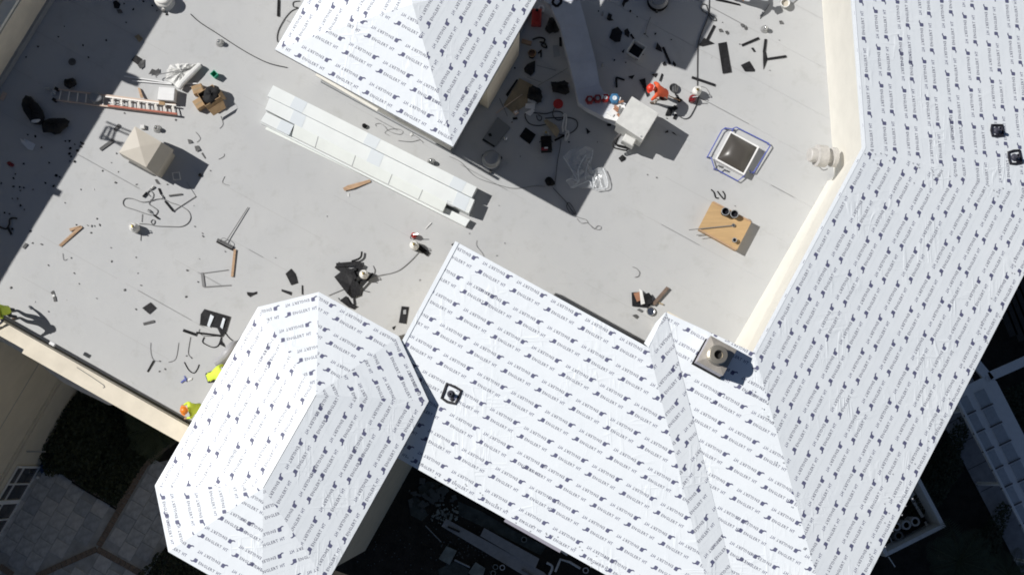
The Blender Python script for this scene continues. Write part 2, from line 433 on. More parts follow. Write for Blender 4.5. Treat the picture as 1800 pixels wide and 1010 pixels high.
# ================================================================== flat roof
deck_px = [(-120, -90), (-120, 470), (0, 556), (336, 742), (520, 842), (620, 690), (760, 640), (1200, 655), (1325, 626), (1482, 306), (1462, -90)]
deck_poly = [p.to_2d() for p in PL(deck_px)]
deck = MB().prism([Vector((p.x, p.y, 0)) for p in deck_poly], -.45, -.02).build('flat_roof', M_DECK)
tag(deck, kind='structure')
def tri_clip(poly, p, n):
    """clip any simple polygon by a half plane through bmesh"""
    return clip_half(poly, p, n)
deck_uv = [uv(Vector((p.x, p.y, 0))) for p in deck_poly]
v = min(p.y for p in deck_uv); vmax = max(p.y for p in deck_uv); step = 1.52; i = 0
while v < vmax:
    bm = bmesh.new()
    f = bm.faces.new([bm.verts.new((p.x, p.y, 0)) for p in deck_uv])
    g = bm.verts[:]+bm.edges[:]+bm.faces[:]
    bmesh.ops.bisect_plane(bm, geom=g, plane_co=(0, v, 0), plane_no=(0, -1, 0), clear_outer=True)
    g = bm.verts[:]+bm.edges[:]+bm.faces[:]
    bmesh.ops.bisect_plane(bm, geom=g, plane_co=(0, v+step+.06, 0), plane_no=(0, 1, 0), clear_outer=True)
    # end laps inside the sheet
    lap = random.uniform(4, 9)
    if bm.faces:
        m = MB(); ups = lambda c: -.012+.010*(1-(c.y-v)/step)+(.0012*(i % 2))
        for f in bm.faces:
            vs = [W(l.co.x, l.co.y, ups(l.co)) for l in f.verts]
            k = len(vs); m.add(vs+[p-Z*.012 for p in vs], [list(range(k))]+[[q, k+q, k+(q+1) % k, (q+1) % k] for q in range(k)])
        m.build('membrane_sheet', M_DECK, deck)
    bm.free(); v += step; i += 1
# darker lap strips where two sheet ends meet and along some laps
seam = MB()
rs = random.Random(5)
v = min(p.y for p in deck_uv)
while v < vmax:
    for _ in range(8):
        u0 = rs.uniform(-26, 14); ln = rs.uniform(.5, 3.2)
        a, b = W(u0, v, .0025), W(u0+ln, v, .0025)
        if all(inpoly(q.to_2d(), deck_poly) for q in (a, b, a.lerp(b, .5))): seam.add([a-V*.006, b-V*.006, b+V*.006, a+V*.006], [[0, 1, 2, 3]])
    v += step
so = seam.build('lap_sealant', mat('grey_lap_sealant', (0.395, 0.395, 0.39), .7), deck); tag(so, kind='stuff')

# ================================================================== walls beside the flat roof
# upper right: wall that carries the long wing roof
TOPZ = 4.3
A0 = P(1515, 257, TOPZ); A1 = P(1331, 622, TOPZ)
uw = (A0.dot(U)+A1.dot(U))/2                          # the wing's wall top runs along V
A0 = W(uw, A0.dot(V), TOPZ); A1 = W(uw, A1.dot(V), TOPZ)
dirN = (P(1500, 0, TOPZ)-A0); dirN.normalize()         # the northern leg bends
nN = Vector((dirN.y, -dirN.x, 0))
if nN.x < 0: nN = -nN
AN = A0+dirN*9.0
wing = thing('long_wing', 'long wing with pale shaded roof of printed underlayment along the right side', 'building wing', W(uw+3, A0.dot(V)-4, GROUND))
PR = Plane(A0, U); PN = Plane(A0, nN)
R2 = Plane(W(uw, A1.dot(V), TOPZ), -V)
eaveR = PR.px(1800, 482); ue = eaveR.dot(U); zE = PR.z(eaveR)
h_lo = meet(PR, R2, zE)
fold_lo = meet(PR, PN, zE)
polyR = [A0, A1, h_lo, fold_lo]
polyN = [AN, A0, fold_lo, PN.at(AN+nN*((TOPZ-zE)/PITCH))]
polyN[3].z = zE
facet(wing, polyR, 3); facet(wing, polyN, 4)
MB().slab([p-Z*.02 for p in polyR], .2).slab([p-Z*.02 for p in polyN], .2).build('roof_deck', M_WHITE, wing)
th = .28
m = MB()
m.prism([A0, A1, A1+U*th, A0+U*th+nN*.0], -.3, TOPZ-.16)
m.prism([A0, A0+nN*th, AN+nN*th, AN], -.3, TOPZ-.16)
m.build('roof_side_wall', M_WSTUC, wing)
cant = MB(); ca0, ca1 = A0-V*.3, A1.copy()
_p = [Vector((ca0.x, ca0.y, .0)), Vector((ca1.x, ca1.y, .0))]
cant.add([_p[0]-U*.10-Z*.01, _p[1]-U*.30-Z*.01, _p[1]+U*.02+Z*1.9, _p[0]+U*.02+Z*.8, _p[0]+U*.02-Z*.01, _p[1]+U*.02-Z*.01], [[0, 1, 2, 3], [0, 3, 4], [1, 5, 2]])
cant.build('cant_strip', M_WSTUC, wing)
cap = MB()
cap.slab([A0-U*.06+Z*.004, A0+U*.05+Z*.004, A1+U*.05+Z*.004, A1-U*.06+Z*.004], .12)
cap.slab([A0-nN*.06+Z*.006, A0+nN*.05+Z*.006, AN+nN*.05+Z*.006, AN-nN*.06+Z*.006], .12)
cap.build('wrapped_edge', M_UND, wing)
inset = .6
wl = MB()
wl.prism([h_lo-U*inset, fold_lo-U*inset, fold_lo-U*(inset+.3), h_lo-U*(inset+.3)], GROUND, zE-.1)
wl.prism([fold_lo-nN*inset, polyN[3]-nN*inset, polyN[3]-nN*(inset+.3), fold_lo-nN*(inset+.3)], GROUND, zE-.1)
wl.build('facade_wall', M_CREAM, wing)
MB().prism([h_lo, fold_lo, fold_lo-U*.06, h_lo-U*.06], zE-.25, zE-.03).build('fascia_board', M_WHITE, wing)

# ================================================================== front wing (wide slope in the middle) with its lower neighbour
DELTA = .48*(PITCH/.466)
R2t = P(1168, 546, TOPZ)
vR2 = A1.dot(V)
front = thing('front_wing', 'wide bright roof slope of printed underlayment in the middle foreground', 'building wing', W(R2t.dot(U)-6, vR2-5, GROUND))
PM = Plane(W(0, vR2, TOPZ+DELTA), -V)
Mtl = PM.px(800, 428); Mtr = PM.px(1142, 607)
vMt = (Mtl.dot(V)+Mtr.dot(V))/2
eM = PM.px(900, 917); vMe = eM.dot(V); zM = PM.z(eM)
Mtl = PM.at(W(Mtl.dot(U), vMt)); Mtr = PM.at(W(Mtr.dot(U), vMt))
S_P = Plane(Mtr, U)                                    # the narrow strip that faces right
def fold45(p, drop): return p+(U-V)*(drop/PITCH)-Z*drop
dropM = Mtr.z-zM
s_lo = PM.px(1262, 1105)
M_left = Mtl.dot(U)
_l0 = Mtr; _d = (PM.px(1239, 1010)-Mtr); _k = (Mtr.dot(V)-vMe)/-_d.dot(V)
s_lo = Mtr+_d*_k
polyM = [Mtl, Mtr, s_lo, PM.at(W(M_left-.0, vMe))]
facet(front, polyM, 7)
# lower neighbour R2 lies between strip and hip
r_start = R2.px(1172, 549); r_start = R2.at(W(r_start.dot(U), vR2))
du = DELTA/PITCH
val0 = fold45(Mtr, 0)+U*du-Z*DELTA                     # strip meets R2 below Mtr
def on_r2_valley(vv):
    base = val0+(U-V)*(val0.dot(V)-vv); base.z = R2.z(base); return base
val_top = R2.px(1170, 548); val_bot = R2.px(1287, 1007)
_e = val_bot-val_top
val_bot = R2.at(val_top+_e*((val_top.dot(V)-(vMe))/-_e.dot(V)))
hip_bot = A1+(U-V)*(A1.dot(V)-(vMe)); hip_bot.z = R2.z(hip_bot)
_a = R2.at(W(uw, val_top.dot(V))); polyR2 = [val_top, W(uw, vR2, TOPZ), hip_bot, val_bot]
facet(front, polyR2, 9)
s_bot = val_bot.copy(); s_left = s_lo
strip_tl = Mtr
tip = val_top
_n = (s_lo-Mtr).cross(val_bot-Mtr).normalized()
_w = s_lo
polyS = [Mtr, tip-_n*((tip-Mtr).dot(_n)), val_bot, _w]
facet(front, polyS, 12, b_first=.3)
# bright end flap left of the strip's top
flap_foot = P(1137, 607, Mtr.z-.9)
fl = MB(); fl.slab([Mtr+Z*.02, tip+Z*.02, P(1152, 568, tip.z-.25), P(1132, 603, Mtr.z-.45)], .03); fl.build('end_flap', M_UND, front)
MB().slab([p-Z*.02 for p in polyM], .2).slab([p-Z*.025 for p in polyR2], .2).build('roof_deck', M_WHITE, front)
wl = MB()
wl.prism([W(M_left+.1, vMe+.6, 0), W(hip_bot.dot(U), vMe+.6, 0), W(hip_bot.dot(U), vMe+.9, 0), W(M_left+.1, vMe+.9, 0)], GROUND, zM-.05)
wl.prism([W(M_left+.12, vMt-.1, 0), W(M_left+.4, vMt-.1, 0), W(M_left+.4, vMe+.6, 0), W(M_left+.12, vMe+.6, 0)], -.4, zM-.05)
wl.prism([W(M_left+.12, vMt-.12, 0), W(Mtr.dot(U), vMt-.12, 0), W(Mtr.dot(U), vMt-.35, 0), W(M_left+.12, vMt-.35, 0)], -.4, Mtl.z-.35)
wl.prism([W(Mtr.dot(U), vR2-.12, 0), W(uw, vR2-.12, 0), W(uw, vR2-.35, 0), W(Mtr.dot(U), vR2-.35, 0)], -.4, TOPZ-.32)
# stepped gable infill along the left edge of the slope
k = 8
for i in range(k):
    va, vb = vMe+.6+(vMt-vMe-.7)*i/k, vMe+.6+(vMt-vMe-.7)*(i+1)/k
    wl.prism([W(M_left+.12, va), W(M_left+.4, va), W(M_left+.4, vb), W(M_left+.12, vb)], zM-.05, PM.z(W(0, va))-.23)
wl.build('wall', M_CREAM, front)
ed = MB()
ed.slab([Mtl+Z*.03-U*.03, PM.at(W(M_left-.03, vMe))+Z*.03, PM.at(W(M_left+.1, vMe))+Z*.03, PM.at(W(M_left+.1, vMt))+Z*.03], .3)
ed.build('wrapped_edge', M_UND, front)
g = MB(); ga, gb = P(885, 917, zM-.35), P(985, 968, zM-.35); gd = (gb-ga).normalized()
g.beam(W(ga.dot(U), vMe-.05, zM-.30), W(gb.dot(U), vMe-.05, zM-.30), .12, .10); g.build('gutter', mat('lilac_gutter_paint', (.30, .29, .34), .6), front)
# dark grey strip laid on the deck at the foot of the slope's back wall
djs = MB().slab([P(983, 524, .03), P(1137, 606, .03), P(1133, 614, .03), P(978, 530, .03)], .02)

# ================================================================== octagonal pavilion roof (lower left)
zT = PM.z(PM.px(757, 700))+.36
eL = UV(455, 545, zT); eH = UV(268, 852, zT); eD = UV(755, 712, zT); eB = UV(560, 514, zT); eC = UV(702, 590, zT); eG = UV(296, 969, zT)
uL = (eL.x+eH.x)/2; uR = (eD.x+UV(575, 1005, zT).x)/2; vT = (eB.y+eC.y)/2
rr = (uR-uL)/2; um = (uL+uR)/2; zr = zT+rr*PITCH
r1 = W(um, vT-rr, zr)
rl = UV(462, 856, zr); r2p = W(um, rl.y, zr)
tq = math.tan(math.pi/8)*rr
g_ = lambda x, y: UV(x, y, zT)
uL = (g_(457, 541).x+g_(269, 851).x)/2; uR = (g_(756, 706).x+g_(572, 1022).x)/2; um = (uL+uR)/2
vT = (g_(560, 514).y+g_(702, 590).y)/2; vBt = g_(296, 969).y
r1 = W(um, UV(553, 692, zr).y, zr); r2p = W(um, rl.y, zr)
oct_uv = [(uL, g_(457, 541).y), (g_(560, 514).x, vT), (g_(702, 590).x, vT), (uR, g_(756, 706).y), (uR, g_(572, 1022).y), (g_(455, 1038).x+.3, vBt), (g_(296, 969).x, vBt), (uL, g_(269, 851).y)]
O8 = [W(a, b, zT) for a, b in oct_uv]
pav = thing('pavilion', 'eight sided pavilion with bright hipped roof of printed underlayment, lower left', 'pavilion', W(um, (r1.dot(V)+rl.y)/2, GROUND))
facets8 = [[O8[0], O8[1], r1], [O8[1], O8[2], r1], [O8[2], O8[3], r1], [O8[3], O8[4], r2p, r1], [O8[4], O8[5], r2p], [O8[5], O8[6], r2p], [O8[6], O8[7], r2p], [O8[7], O8[0], r1, r2p]]
for i, f in enumerate(facets8): facet(pav, f, 20+i)
m = MB()
for f in facets8: m.slab([p-Z*.02 for p in f], .18)
m.build('roof_deck', M_WHITE, pav)
cc = W(um, (r1.dot(V)+rl.y)/2, 0)
def shrink(pts, d):
    out = []
    for i in range(len(pts)):
        a, b, c = pts[i-1], pts[i], pts[(i+1) % len(pts)]
        e1 = (b-a).normalized(); e2 = (c-b).normalized()
        n1 = Vector((-e1.y, e1.x, 0)); n2 = Vector((-e2.y, e2.x, 0))
        if n1.dot(cc-b) < 0: n1, n2 = -n1, -n2
        s = (n1+n2); s = s/(1+n1.dot(n2)); out.append(b+s*d)
    return out
MB().prism([Vector((p.x, p.y, 0)) for p in shrink(O8, .28)], GROUND, zT-.1).build('wall', M_CREAM, pav)
m = MB()
o2 = shrink(O8, .05)
for i in range(8): j = (i+1) % 8; m.prism([O8[i], O8[j], o2[j], o2[i]], zT-.22, zT-.03)
m.build('fascia_board', M_WHITE, pav)

# ================================================================== stair tower (upper middle)
zTo = 4.87
ca = UV(795, 260, zTo); cb = UV(485, 85, zTo)
tv = (ca.y+cb.y)/2; tu1 = ca.x; tu0 = cb.x; side = tu1-tu0
T = [W(tu0, tv, zTo), W(tu1, tv, zTo), W(tu1, tv+side, zTo), W(tu0, tv+side, zTo)]
apex = W((tu0+tu1)/2, tv+side/2, zTo+side/2*PITCH)
tower = thing('roof_tower', 'square tower with hipped roof of printed underlayment rising from the flat roof', 'roof tower', W(apex.dot(U), apex.dot(V), 0))
tf = [[T[i], T[(i+1) % 4], apex] for i in range(4)]
for i, f in enumerate(tf): facet(tower, f, 40+i)
m = MB()
for f in tf: m.slab([p-Z*.02 for p in f], .18)
m.build('roof_deck', M_WHITE, tower)
ov = .66
MB().prism([W(tu0+ov, tv+ov), W(tu1-ov, tv+ov), W(tu1-ov, tv+side-ov), W(tu0+ov, tv+side-ov)], -.1, zTo-.12).build('wall', M_WSTUC, tower)
bb = UV(858, 191, 0)
MB().prism([W(tu1-ov, bb.y), W(bb.x, bb.y), W(bb.x, bb.y+2.2), W(tu1-ov, bb.y+2.2)], -.05, 2.6).build('wall_bay', M_CREAM, tower)
m = MB()
for a, b in ((0, 1), (1, 2), (2, 3), (3, 0)):
    e = (T[b]-T[a]).normalized(); nn = Vector((-e.y, e.x, 0)); m.prism([T[a], T[b], T[b]+nn*.05-e*.05, T[a]+nn*.05+e*.05], zTo-.2, zTo-.03)
m.build('fascia_board', M_WHITE, tower)
la, lb = P(556, 131, 4.55), P(664, 194, 4.55)
MB().beam(la, lb, .09, .07).build('drip_edge', M_WSTUC, tower)
MB().prism([W(tu0+ov-.05, tv+ov-.05), W(tu1-ov+.05, tv+ov-.05), W(tu1-ov+.05, tv+side), W(tu0+ov-.05, tv+side)], -.03, .2).build('base_flashing', M_GREY, tower)
# masonry stack at the back of the tower, just above the picture, whose shadow falls on the flat roof
stk = P(1206, 124, 0)+SUN_PER_M*7.4; su = uv(stk)
MB().prism([W(su.x, su.y), W(su.x-1.3, su.y), W(su.x-1.3, su.y+2.25), W(su.x, su.y+2.25)], 4.6, 7.4).build('masonry_stack', M_CREAM, tower)
MB().prism([W(su.x-.6, su.y+2.25), W(su.x-1.9, su.y+2.25), W(su.x-1.9, su.y+4.3), W(su.x-.6, su.y+4.3)], 4.6, 7.4).build('masonry_stack', M_CREAM, tower)

# ================================================================== tall block at the upper left, lower wing below it, parapet
lw = (UV(90, 0).x+UV(0, 148).x)/2
block = thing('tall_block', 'tall cream block at the top left corner shading the flat roof', 'building', W(lw-4, 6, -.1))
vA, vB = UV(-70, 260).y, UV(150, -100).y
MB().prism([W(lw, vA), W(lw-9, vA), W(lw-9, vB+4), W(lw, vB+4)], -.1, 2.0).build('wall', M_CREAM, block)
MB().prism([W(lw+.10, vA), W(lw, vA), W(lw, vB+4), W(lw+.10, vB+4)], -.05, .32).build('base_flashing', M_GREY, block)
MB().prism([W(lw-.05, vA), W(lw-.45, vA), W(lw-.45, vB+4), W(lw-.05, vB+4)], 2.004, 2.16).build('coping', M_WSTUC, block)
shu = (UV(285, 30).x+UV(0, 490).x)/2                    # shadow edge on the flat roof
hb = 6.0; upper_u = shu+SUN_PER_M.dot(U)*hb
MB().prism([W(upper_u, vA-9), W(upper_u-7, vA-9), W(upper_u-7, vB+6), W(upper_u, vB+6)], 2.0, hb).build('upper_wall', M_CREAM, block)
for (sx, sy, hh, w) in ((246, 146, 6.5, .32), (107, 341, 6.35, .22)):
    c = P(sx, sy, 0)+SUN_PER_M*hh
    MB().box(Vector((c.x, c.y, hb))-U*(w/2), (w, w, hh-hb), U).build('vent_box', M_METAL, block)
# service ladder frame on its roof edge
fr = MB()
def shp(x, y, h): q = P(x, y, 0)+SUN_PER_M*h; q.z = h; return q
def rail(a, b, h1, h2): fr.beam(shp(*a, h1), shp(*b, h2), .06, .06)
rail((186, 214), (231, 232), 6.4, 6.9); rail((190, 222), (226, 237), 6.4, 6.9); rail((175, 243), (218, 252), 6.4, 6.9); rail((182, 239), (214, 256), 6.4, 6.9)
rail((188, 222), (176, 243), 6.5, 6.5); rail((196, 224), (186, 246), 6.6, 6.6); rail((203, 227), (196, 248), 6.7, 6.7)
fr.build('service_ladder_frame', M_GREY, block)

wingU = UV(145, 691, GROUND).x
lowing = thing('side_wing', 'shaded beige wing with string course and ground floor windows at the lower left', 'building wing', W(wingU-4, UV(60, 800, GROUND).y, GROUND))
wv1 = UV(0, 585, .6).y-.2; wv0 = UV(0, 1130, GROUND).y-2
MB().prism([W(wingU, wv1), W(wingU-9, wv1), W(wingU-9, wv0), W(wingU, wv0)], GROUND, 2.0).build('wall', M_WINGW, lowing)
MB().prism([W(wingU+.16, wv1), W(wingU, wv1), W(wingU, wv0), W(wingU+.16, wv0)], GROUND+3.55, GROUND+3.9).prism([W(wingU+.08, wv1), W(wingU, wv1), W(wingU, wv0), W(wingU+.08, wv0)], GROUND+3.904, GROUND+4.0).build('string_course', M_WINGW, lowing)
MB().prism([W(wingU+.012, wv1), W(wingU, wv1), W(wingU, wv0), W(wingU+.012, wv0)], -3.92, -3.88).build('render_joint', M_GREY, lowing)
vw = UV(76, 819, GROUND).y-.1
for i in range(5):
    b = vw-i*1.62; a = b-1.5
    w = MB().prism([W(wingU+.015, a), W(wingU, a), W(wingU, b), W(wingU+.015, b)], GROUND+.1, GROUND+2.75).build('window', M_WINDOW, lowing)
    f = MB()
    for (y0, y1, z0, z1) in ((a-.05, b+.05, 2.75, 2.85), (a-.05, b+.05, 0.04, .14), (a-.06, a+.03, .1, 2.8), (b-.03, b+.06, .1, 2.8), (a, b, 1.95, 2.02), ((a+b)/2-.03, (a+b)/2+.03, .1, 2.8)):
        f.prism([W(wingU+.07, y0), W(wingU+.018, y0), W(wingU+.018, y1), W(wingU+.07, y1)], GROUND+z0, GROUND+z1)
    f.build('window_frame', M_WHITE, w)

PAR = 1.0
pv_in = (UV(0, 567, PAR).y+UV(330, 744, PAR).y)/2; pv_out = (UV(0, 600, PAR).y+UV(314, 774, PAR).y)/2
pu0 = UV(-90, 560, PAR).x; pu1 = UV(350, 780, PAR).x+.6
par = thing('parapet', 'cream parapet wall along the lower left edge of the flat roof', 'wall', W((pu0+pu1)/2, (pv_in+pv_out)/2, GROUND))
MB().prism([W(pu0, pv_in), W(pu1, pv_in), W(pu1, pv_out), W(pu0, pv_out)], -.5, PAR).build('coping', M_CREAM, par)
MB().prism([W(pu0, pv_in-.1), W(pu1, pv_in-.1), W(pu1, pv_out+.08), W(pu0, pv_out+.08)], GROUND, -.5).build('facade_wall', M_CREAM, par)
MB().slab(PL([(62, 631), (88, 655), (112, 672), (142, 688), (168, 700), (190, 711), (205, 709), (245, 733), (245, 715), (62, 615)], -2.2), .3).build('cornice_ledge', M_WHITE, par)
cr = MB().tube([P(135, 645, PAR+.01), P(160, 661, PAR+.01), P(182, 676, PAR+.01), P(184, 680, PAR+.01), P(181, 681, PAR+.01)], .012, 5).build('loose_wire', M_WIRE); tag(cr, 'thin wire lying along the cream parapet top', 'wire')

# cap nails along hips, folds and eaves
def cap_nails(parent, lines, n, seed, spread=.45):
    rnd = random.Random(seed); mb = MB()
    for a, b, pl in lines:
        for _ in range(n):
            p = a.lerp(b, rnd.random()); p = p+Vector((rnd.gauss(0, spread*.5), rnd.gauss(0, spread*.5), 0)); q = pl(p)
            if q is None: continue
            mb.add([q+Vector((math.cos(k*1.047), math.sin(k*1.047), 0))*.024 for k in range(6)], [[0, 1, 2, 3, 4, 5]])
    o = mb.build('cap_nails', mat('grey_nail_caps', (.42, .43, .45), .5), parent); tag(o, kind='stuff')
lift = lambda plane: (lambda p: Vector((p.x, p.y, plane.z(p)+.022)))
_side = lambda plane, d, o: (lambda p: Vector((p.x, p.y, plane.z(p)+.022)) if (p-o).dot(d) > 0 else None)
cap_nails(wing, [(A1, h_lo, _side(PR, Vector(((A1-h_lo).y, -(A1-h_lo).x, 0))*-1, A1)), (A0, fold_lo, _side(PR, Vector(((fold_lo-A0).y, -(fold_lo-A0).x, 0)), A0)), (h_lo-U*.3, fold_lo-U*.3, lift(PR))], 60, 4)
cap_nails(front, [(PM.at(W(M_left+.5, vMe+.2)), PM.at(W(M_left+9, vMe+.2)), lift(PM))], 50, 5, .2)

# ================================================================== plant and fixtures on the flat roof
# --- intake hood with cross-broken top
def intake_hood():
    top = [P(237, 222, 1.55), P(209, 268, 1.55), P(257, 294, 1.55), P(284, 250, 1.55)]
    c = sum(top, Vector())/4
    t = thing('intake_hood', 'beige sheet metal intake hood with cross creased top near the ladder', 'vent hood', Vector((c.x, c.y, 0)))
    mid = c+Z*.07
    m = MB()
    ax = (top[3]-top[0]).normalized(); ay = (top[1]-top[0]).normalized()
    low = [p+ax*(.26 if i in (2, 3) else -.04)+ay*(.03 if i in (1, 2) else -.03)-Z*.55 for i, p in enumerate(top)]
    low = [Vector((p.x, p.y, 1.0)) for p in low]; lip = [Vector((p.x, p.y, .78)) for p in low]
    m.add(top+[mid]+low+lip, [[0, 1, 4], [1, 2, 4], [2, 3, 4], [3, 0, 4]]+[[i, 5+i, 5+(i+1) % 4, (i+1) % 4] for i in range(4)]+[[5+i, 9+i, 9+(i+1) % 4, 5+(i+1) % 4] for i in range(4)]+[[9, 10, 11, 12]])
    m.build('hood_casing', M_HOOD, t)
    cc = sum(low, Vector())/4; core = [cc+(p-cc)*.86 for p in low]
    MB().prism(core, -.01, .8).build('curb', M_HOOD, t)
    # bird screen / louvre blades below the front lip
    for k in range(4):
        z = .30+k*.12; a = core[1]+ay*(.02+.02*k); b = core[2]+ay*(.02+.02*k)
        MB().beam(Vector((a.x, a.y, z))+ax*.1, Vector((b.x, b.y, z))-ax*.1, .10, .015).build('louvre_blade', M_GREYSTRIP, t)
    return t
intake_hood()
hk = MB().box(P(252, 224, .02), (.14, .14, .12), U+V*.6, bev=.02).build('paper_wad', M_RAGW); tag(hk, 'small white scrap beside the back of the intake hood', 'scrap')

# --- air conditioning unit with its line set
def ac_unit():
    zt = 1.45
    top = PL([(1111, 169), (1082, 215), (1130, 246), (1158, 199)], zt)
    c = sum(top, Vector())/4
    t = thing('air_handler', 'white square air handling unit standing at the end of the duct', 'air conditioner', Vector((c.x, c.y, 0)))
    up_ = [c+(p-c)*.985 for p in top]; lo = [Vector((p.x, p.y, zt-.42)) for p in top]
    m = MB().add(up_+[p-Z*.03 for p in top]+lo, [[0, 1, 2, 3]]+[[i, 4+i, 4+(i+1) % 4, (i+1) % 4] for i in range(4)]+[[4+i, 8+i, 8+(i+1) % 4, 4+(i+1) % 4] for i in range(4)])
    m.build('casing_lid', M_UNIT, t)
    inn = [c+(p-c)*.93 for p in top]
    MB().prism(inn, .15, zt-.40).build('casing_body', M_UNIT, t)
    for k in range(2):
        a = (inn[0]*(1-k)+inn[1]*k)*.8+c*.2; b = (inn[3]*(1-k)+inn[2]*k)*.8+c*.2
        MB().beam(Vector((a.x, a.y, .075)), Vector((b.x, b.y, .075)), .1, .15).build('support_rail', M_GREY, t)
    sb = P(1106, 246, .9)
    MB().box(Vector((sb.x, sb.y, .45)), (.42, .28, .5), U, bev=.03).build('service_box', M_UNIT, t)
    for k, (x, y) in enumerate(((1083, 246), (1086, 249), (1080, 252))):
        p = MB().tube(curve_pts([P(1092, 236, 1.0), P(x, y-6, .9), P(x-2, y+6, .6), P(x+8, y+10, .3), P(x+22, y+12, .25), P(x+26, y+4, .45)]), .028, 6)
        p.build('insulated_pipe', M_HOSE, t)
    scw = P(1127, 240, zt)
    MB().lathe(scw, [(.03, 0), (.03, .02), (.0, .025)], 8).build('lid_knob', M_GREY, t)
ac_unit()

# --- long coated duct
def duct():
    L = [(968, 10), (984, 44), (1000, 108), (1012, 158), (1017, 180), (1031, 190), (1062, 206), (1083, 215)]
    Rr = [(1019, 0), (1031, 44), (1047, 108), (1054, 148), (1060, 160), (1071, 167), (1088, 176), (1104, 184)]
    zt, zb = .95, .45
    t = thing('roof_duct', 'wide grey rectangular duct running down to the air handling unit', 'duct', P(1030, 90, 0))
    for i in range(len(L)-1):
        MB().slab([P(*L[i], zt), P(*L[i+1], zt), P(*Rr[i+1], zt), P(*Rr[i], zt)], zt-zb).build('duct_section', M_DUCT, t)
    for i in (1, 2, 3):
        MB().beam(P(*L[i], zt+.006), P(*Rr[i], zt+.006), .035, .02).build('joint_flange', M_DUCT, t)
    MB().slab(PL([(948, -6), (975, 18), (984, 46), (968, 12), (955, -2)], zt-.02), .4).slab(PL([(955, -30), (950, -4), (969, 10), (1019, -1), (1016, -30)], zt+.004), .5).build('duct_elbow', M_DUCT, t)
    for x, y in ((1026, 30), (1060, 20), (1033, 62), (1060, 110), (1000, 150), (1060, 190), (1026, 175)):
        q = P(x, y, .45); MB().tube([Vector((q.x, q.y, .46)), Vector((q.x, q.y, .0))], .03, 6).build('support_leg', M_METAL, t)
duct()
lo = MB()
pts = PL([(974, -4), (971, 6), (979, 12), (987, 4), (984, -6)], .965)
for a, b in zip(pts, pts[1:]): lo.beam(a, b, .09, .012)
o = lo.build('membrane_offcut', M_BLACK2); tag(o, 'black looped membrane strip lying on the duct elbow', 'scrap')

# --- skylight with blue guard rails
def skylight():
    q = PL([(1284, 230), (1335, 258), (1308, 308), (1257, 280)], .38); c = sum(q, Vector())/4
    t = thing('skylight', 'square dark domed skylight with white frame inside blue guard rails', 'skylight', Vector((c.x, c.y, 0)))
    inn = [c+(p-c)*.90 for p in q]
    MB().prism([c+(p-c)*.97 for p in q], -.01, .30).build('curb', M_WHITE, t)
    m = MB()
    for i in range(4): j = (i+1) % 4; m.slab([q[i], q[j], inn[j], inn[i]], .09)
    m.build('frame', M_WHITE, t)
    n = 14; m = MB(); vs = []
    for i in range(n+1):
        for j in range(n+1):
            s, r = i/n, j/n
            p = inn[0]*(1-s)*(1-r)+inn[1]*s*(1-r)+inn[2]*s*r+inn[3]*(1-s)*r
            h = .26*(1-abs(2*s-1)**3)**.8*(1-abs(2*r-1)**3)**.8
            vs.append(Vector((p.x, p.y, .34+h)))
    m.add(vs, [[i*(n+1)+j, i*(n+1)+j+1, (i+1)*(n+1)+j+1, (i+1)*(n+1)+j] for i in range(n) for j in range(n)])
    m.build('dome', M_GLASSD, t, smooth=True)
    for pts in ([(1287, 227), (1275, 225), (1269, 229), (1244, 275), (1250, 277), (1256, 296), (1297, 318), (1308, 309), (1310, 306)], [(1286, 233), (1289, 226), (1294, 223.5), (1351, 252), (1354, 256), (1325, 303), (1319, 303), (1318, 299)]):
        w = PL(pts, .14)
        MB().tube(w, .022, 7).build('guard_rail', M_RAIL, t)
        for k in range(1, len(w)-1, 2):
            MB().tube([w[k], Vector((w[k].x, w[k].y, .0))], .03, 6).build('guard_foot', M_RAIL, t)
    MB().beam(P(1256, 297, .3), P(1264, 290, .3), .03, .03).build('hinge_arm', M_GREYSTRIP, t)
    MB().beam(P(1264, 292, .28), P(1272, 295, .28), .06, .05).build('latch', M_GREYSTRIP, t)
skylight()

# --- mushroom vents and plumbing vents
def mushroom(x, y, r, h, label, m=M_METAL, lid=M_METAL):
    c = P(x, y, 0)
    t = thing('mushroom_vent', label, 'roof vent', c)
    MB().lathe(c, [(r*1.1, -.005), (r*1.1, .05), (r*.72, .09), (r*.70, h*.6)], 24).build('base_collar', m, t, smooth=False)
    MB().lathe(c, [(r, h*.55), (r*1.04, h*.60), (r, h*.72), (r*.80, h*.82), (r*.76, h*.97), (r*.6, h), (0, h*1.03)], 28).build('cap', lid, t, smooth=False)
    for k in range(3):
        a = k*2.1+.4; d = Vector((math.cos(a), math.sin(a), 0)); MB().box(c+d*r*1.12, (.09, .07, .12), d).build('anchor_lug', M_GREYSTRIP, t)
mushroom(864, 285, .31, .75, 'large round grey mushroom vent in the tower shadow', mat('dull_zinc', (.30, .31, .32), .45, metal=.4), mat('dull_zinc', (.3, .3, .3)))
mushroom(291, 4, .30, .6, 'round white mushroom vent cut by the top edge', M_TANK, M_TANK)
mushroom(1156, 3, .34, .4, 'round dark rimmed vent in shade at the top edge', M_BLACK2, mat('dull_zinc', (.3, .3, .3)))
def pipe_vent(x, y, label, r=.085):
    c = P(x, y, 0)
    t = thing('vent_pipe', label, 'vent pipe', c)
    MB().lathe(c, [(r*1.7, -.002), (r*1.6, .03), (r*1.05, .10), (r*.95, .16)], 18).build('flashing_boot', M_METAL, t, smooth=True)
    MB().lathe(c, [(r*.95, .15), (r, .2), (r*.85, .26), (r*.5, .30), (0, .315)], 18).build('domed_cap', M_STEEL, t, smooth=True)
pipe_vent(387, 76, 'small domed vent pipe beside the long black cable, upper left')
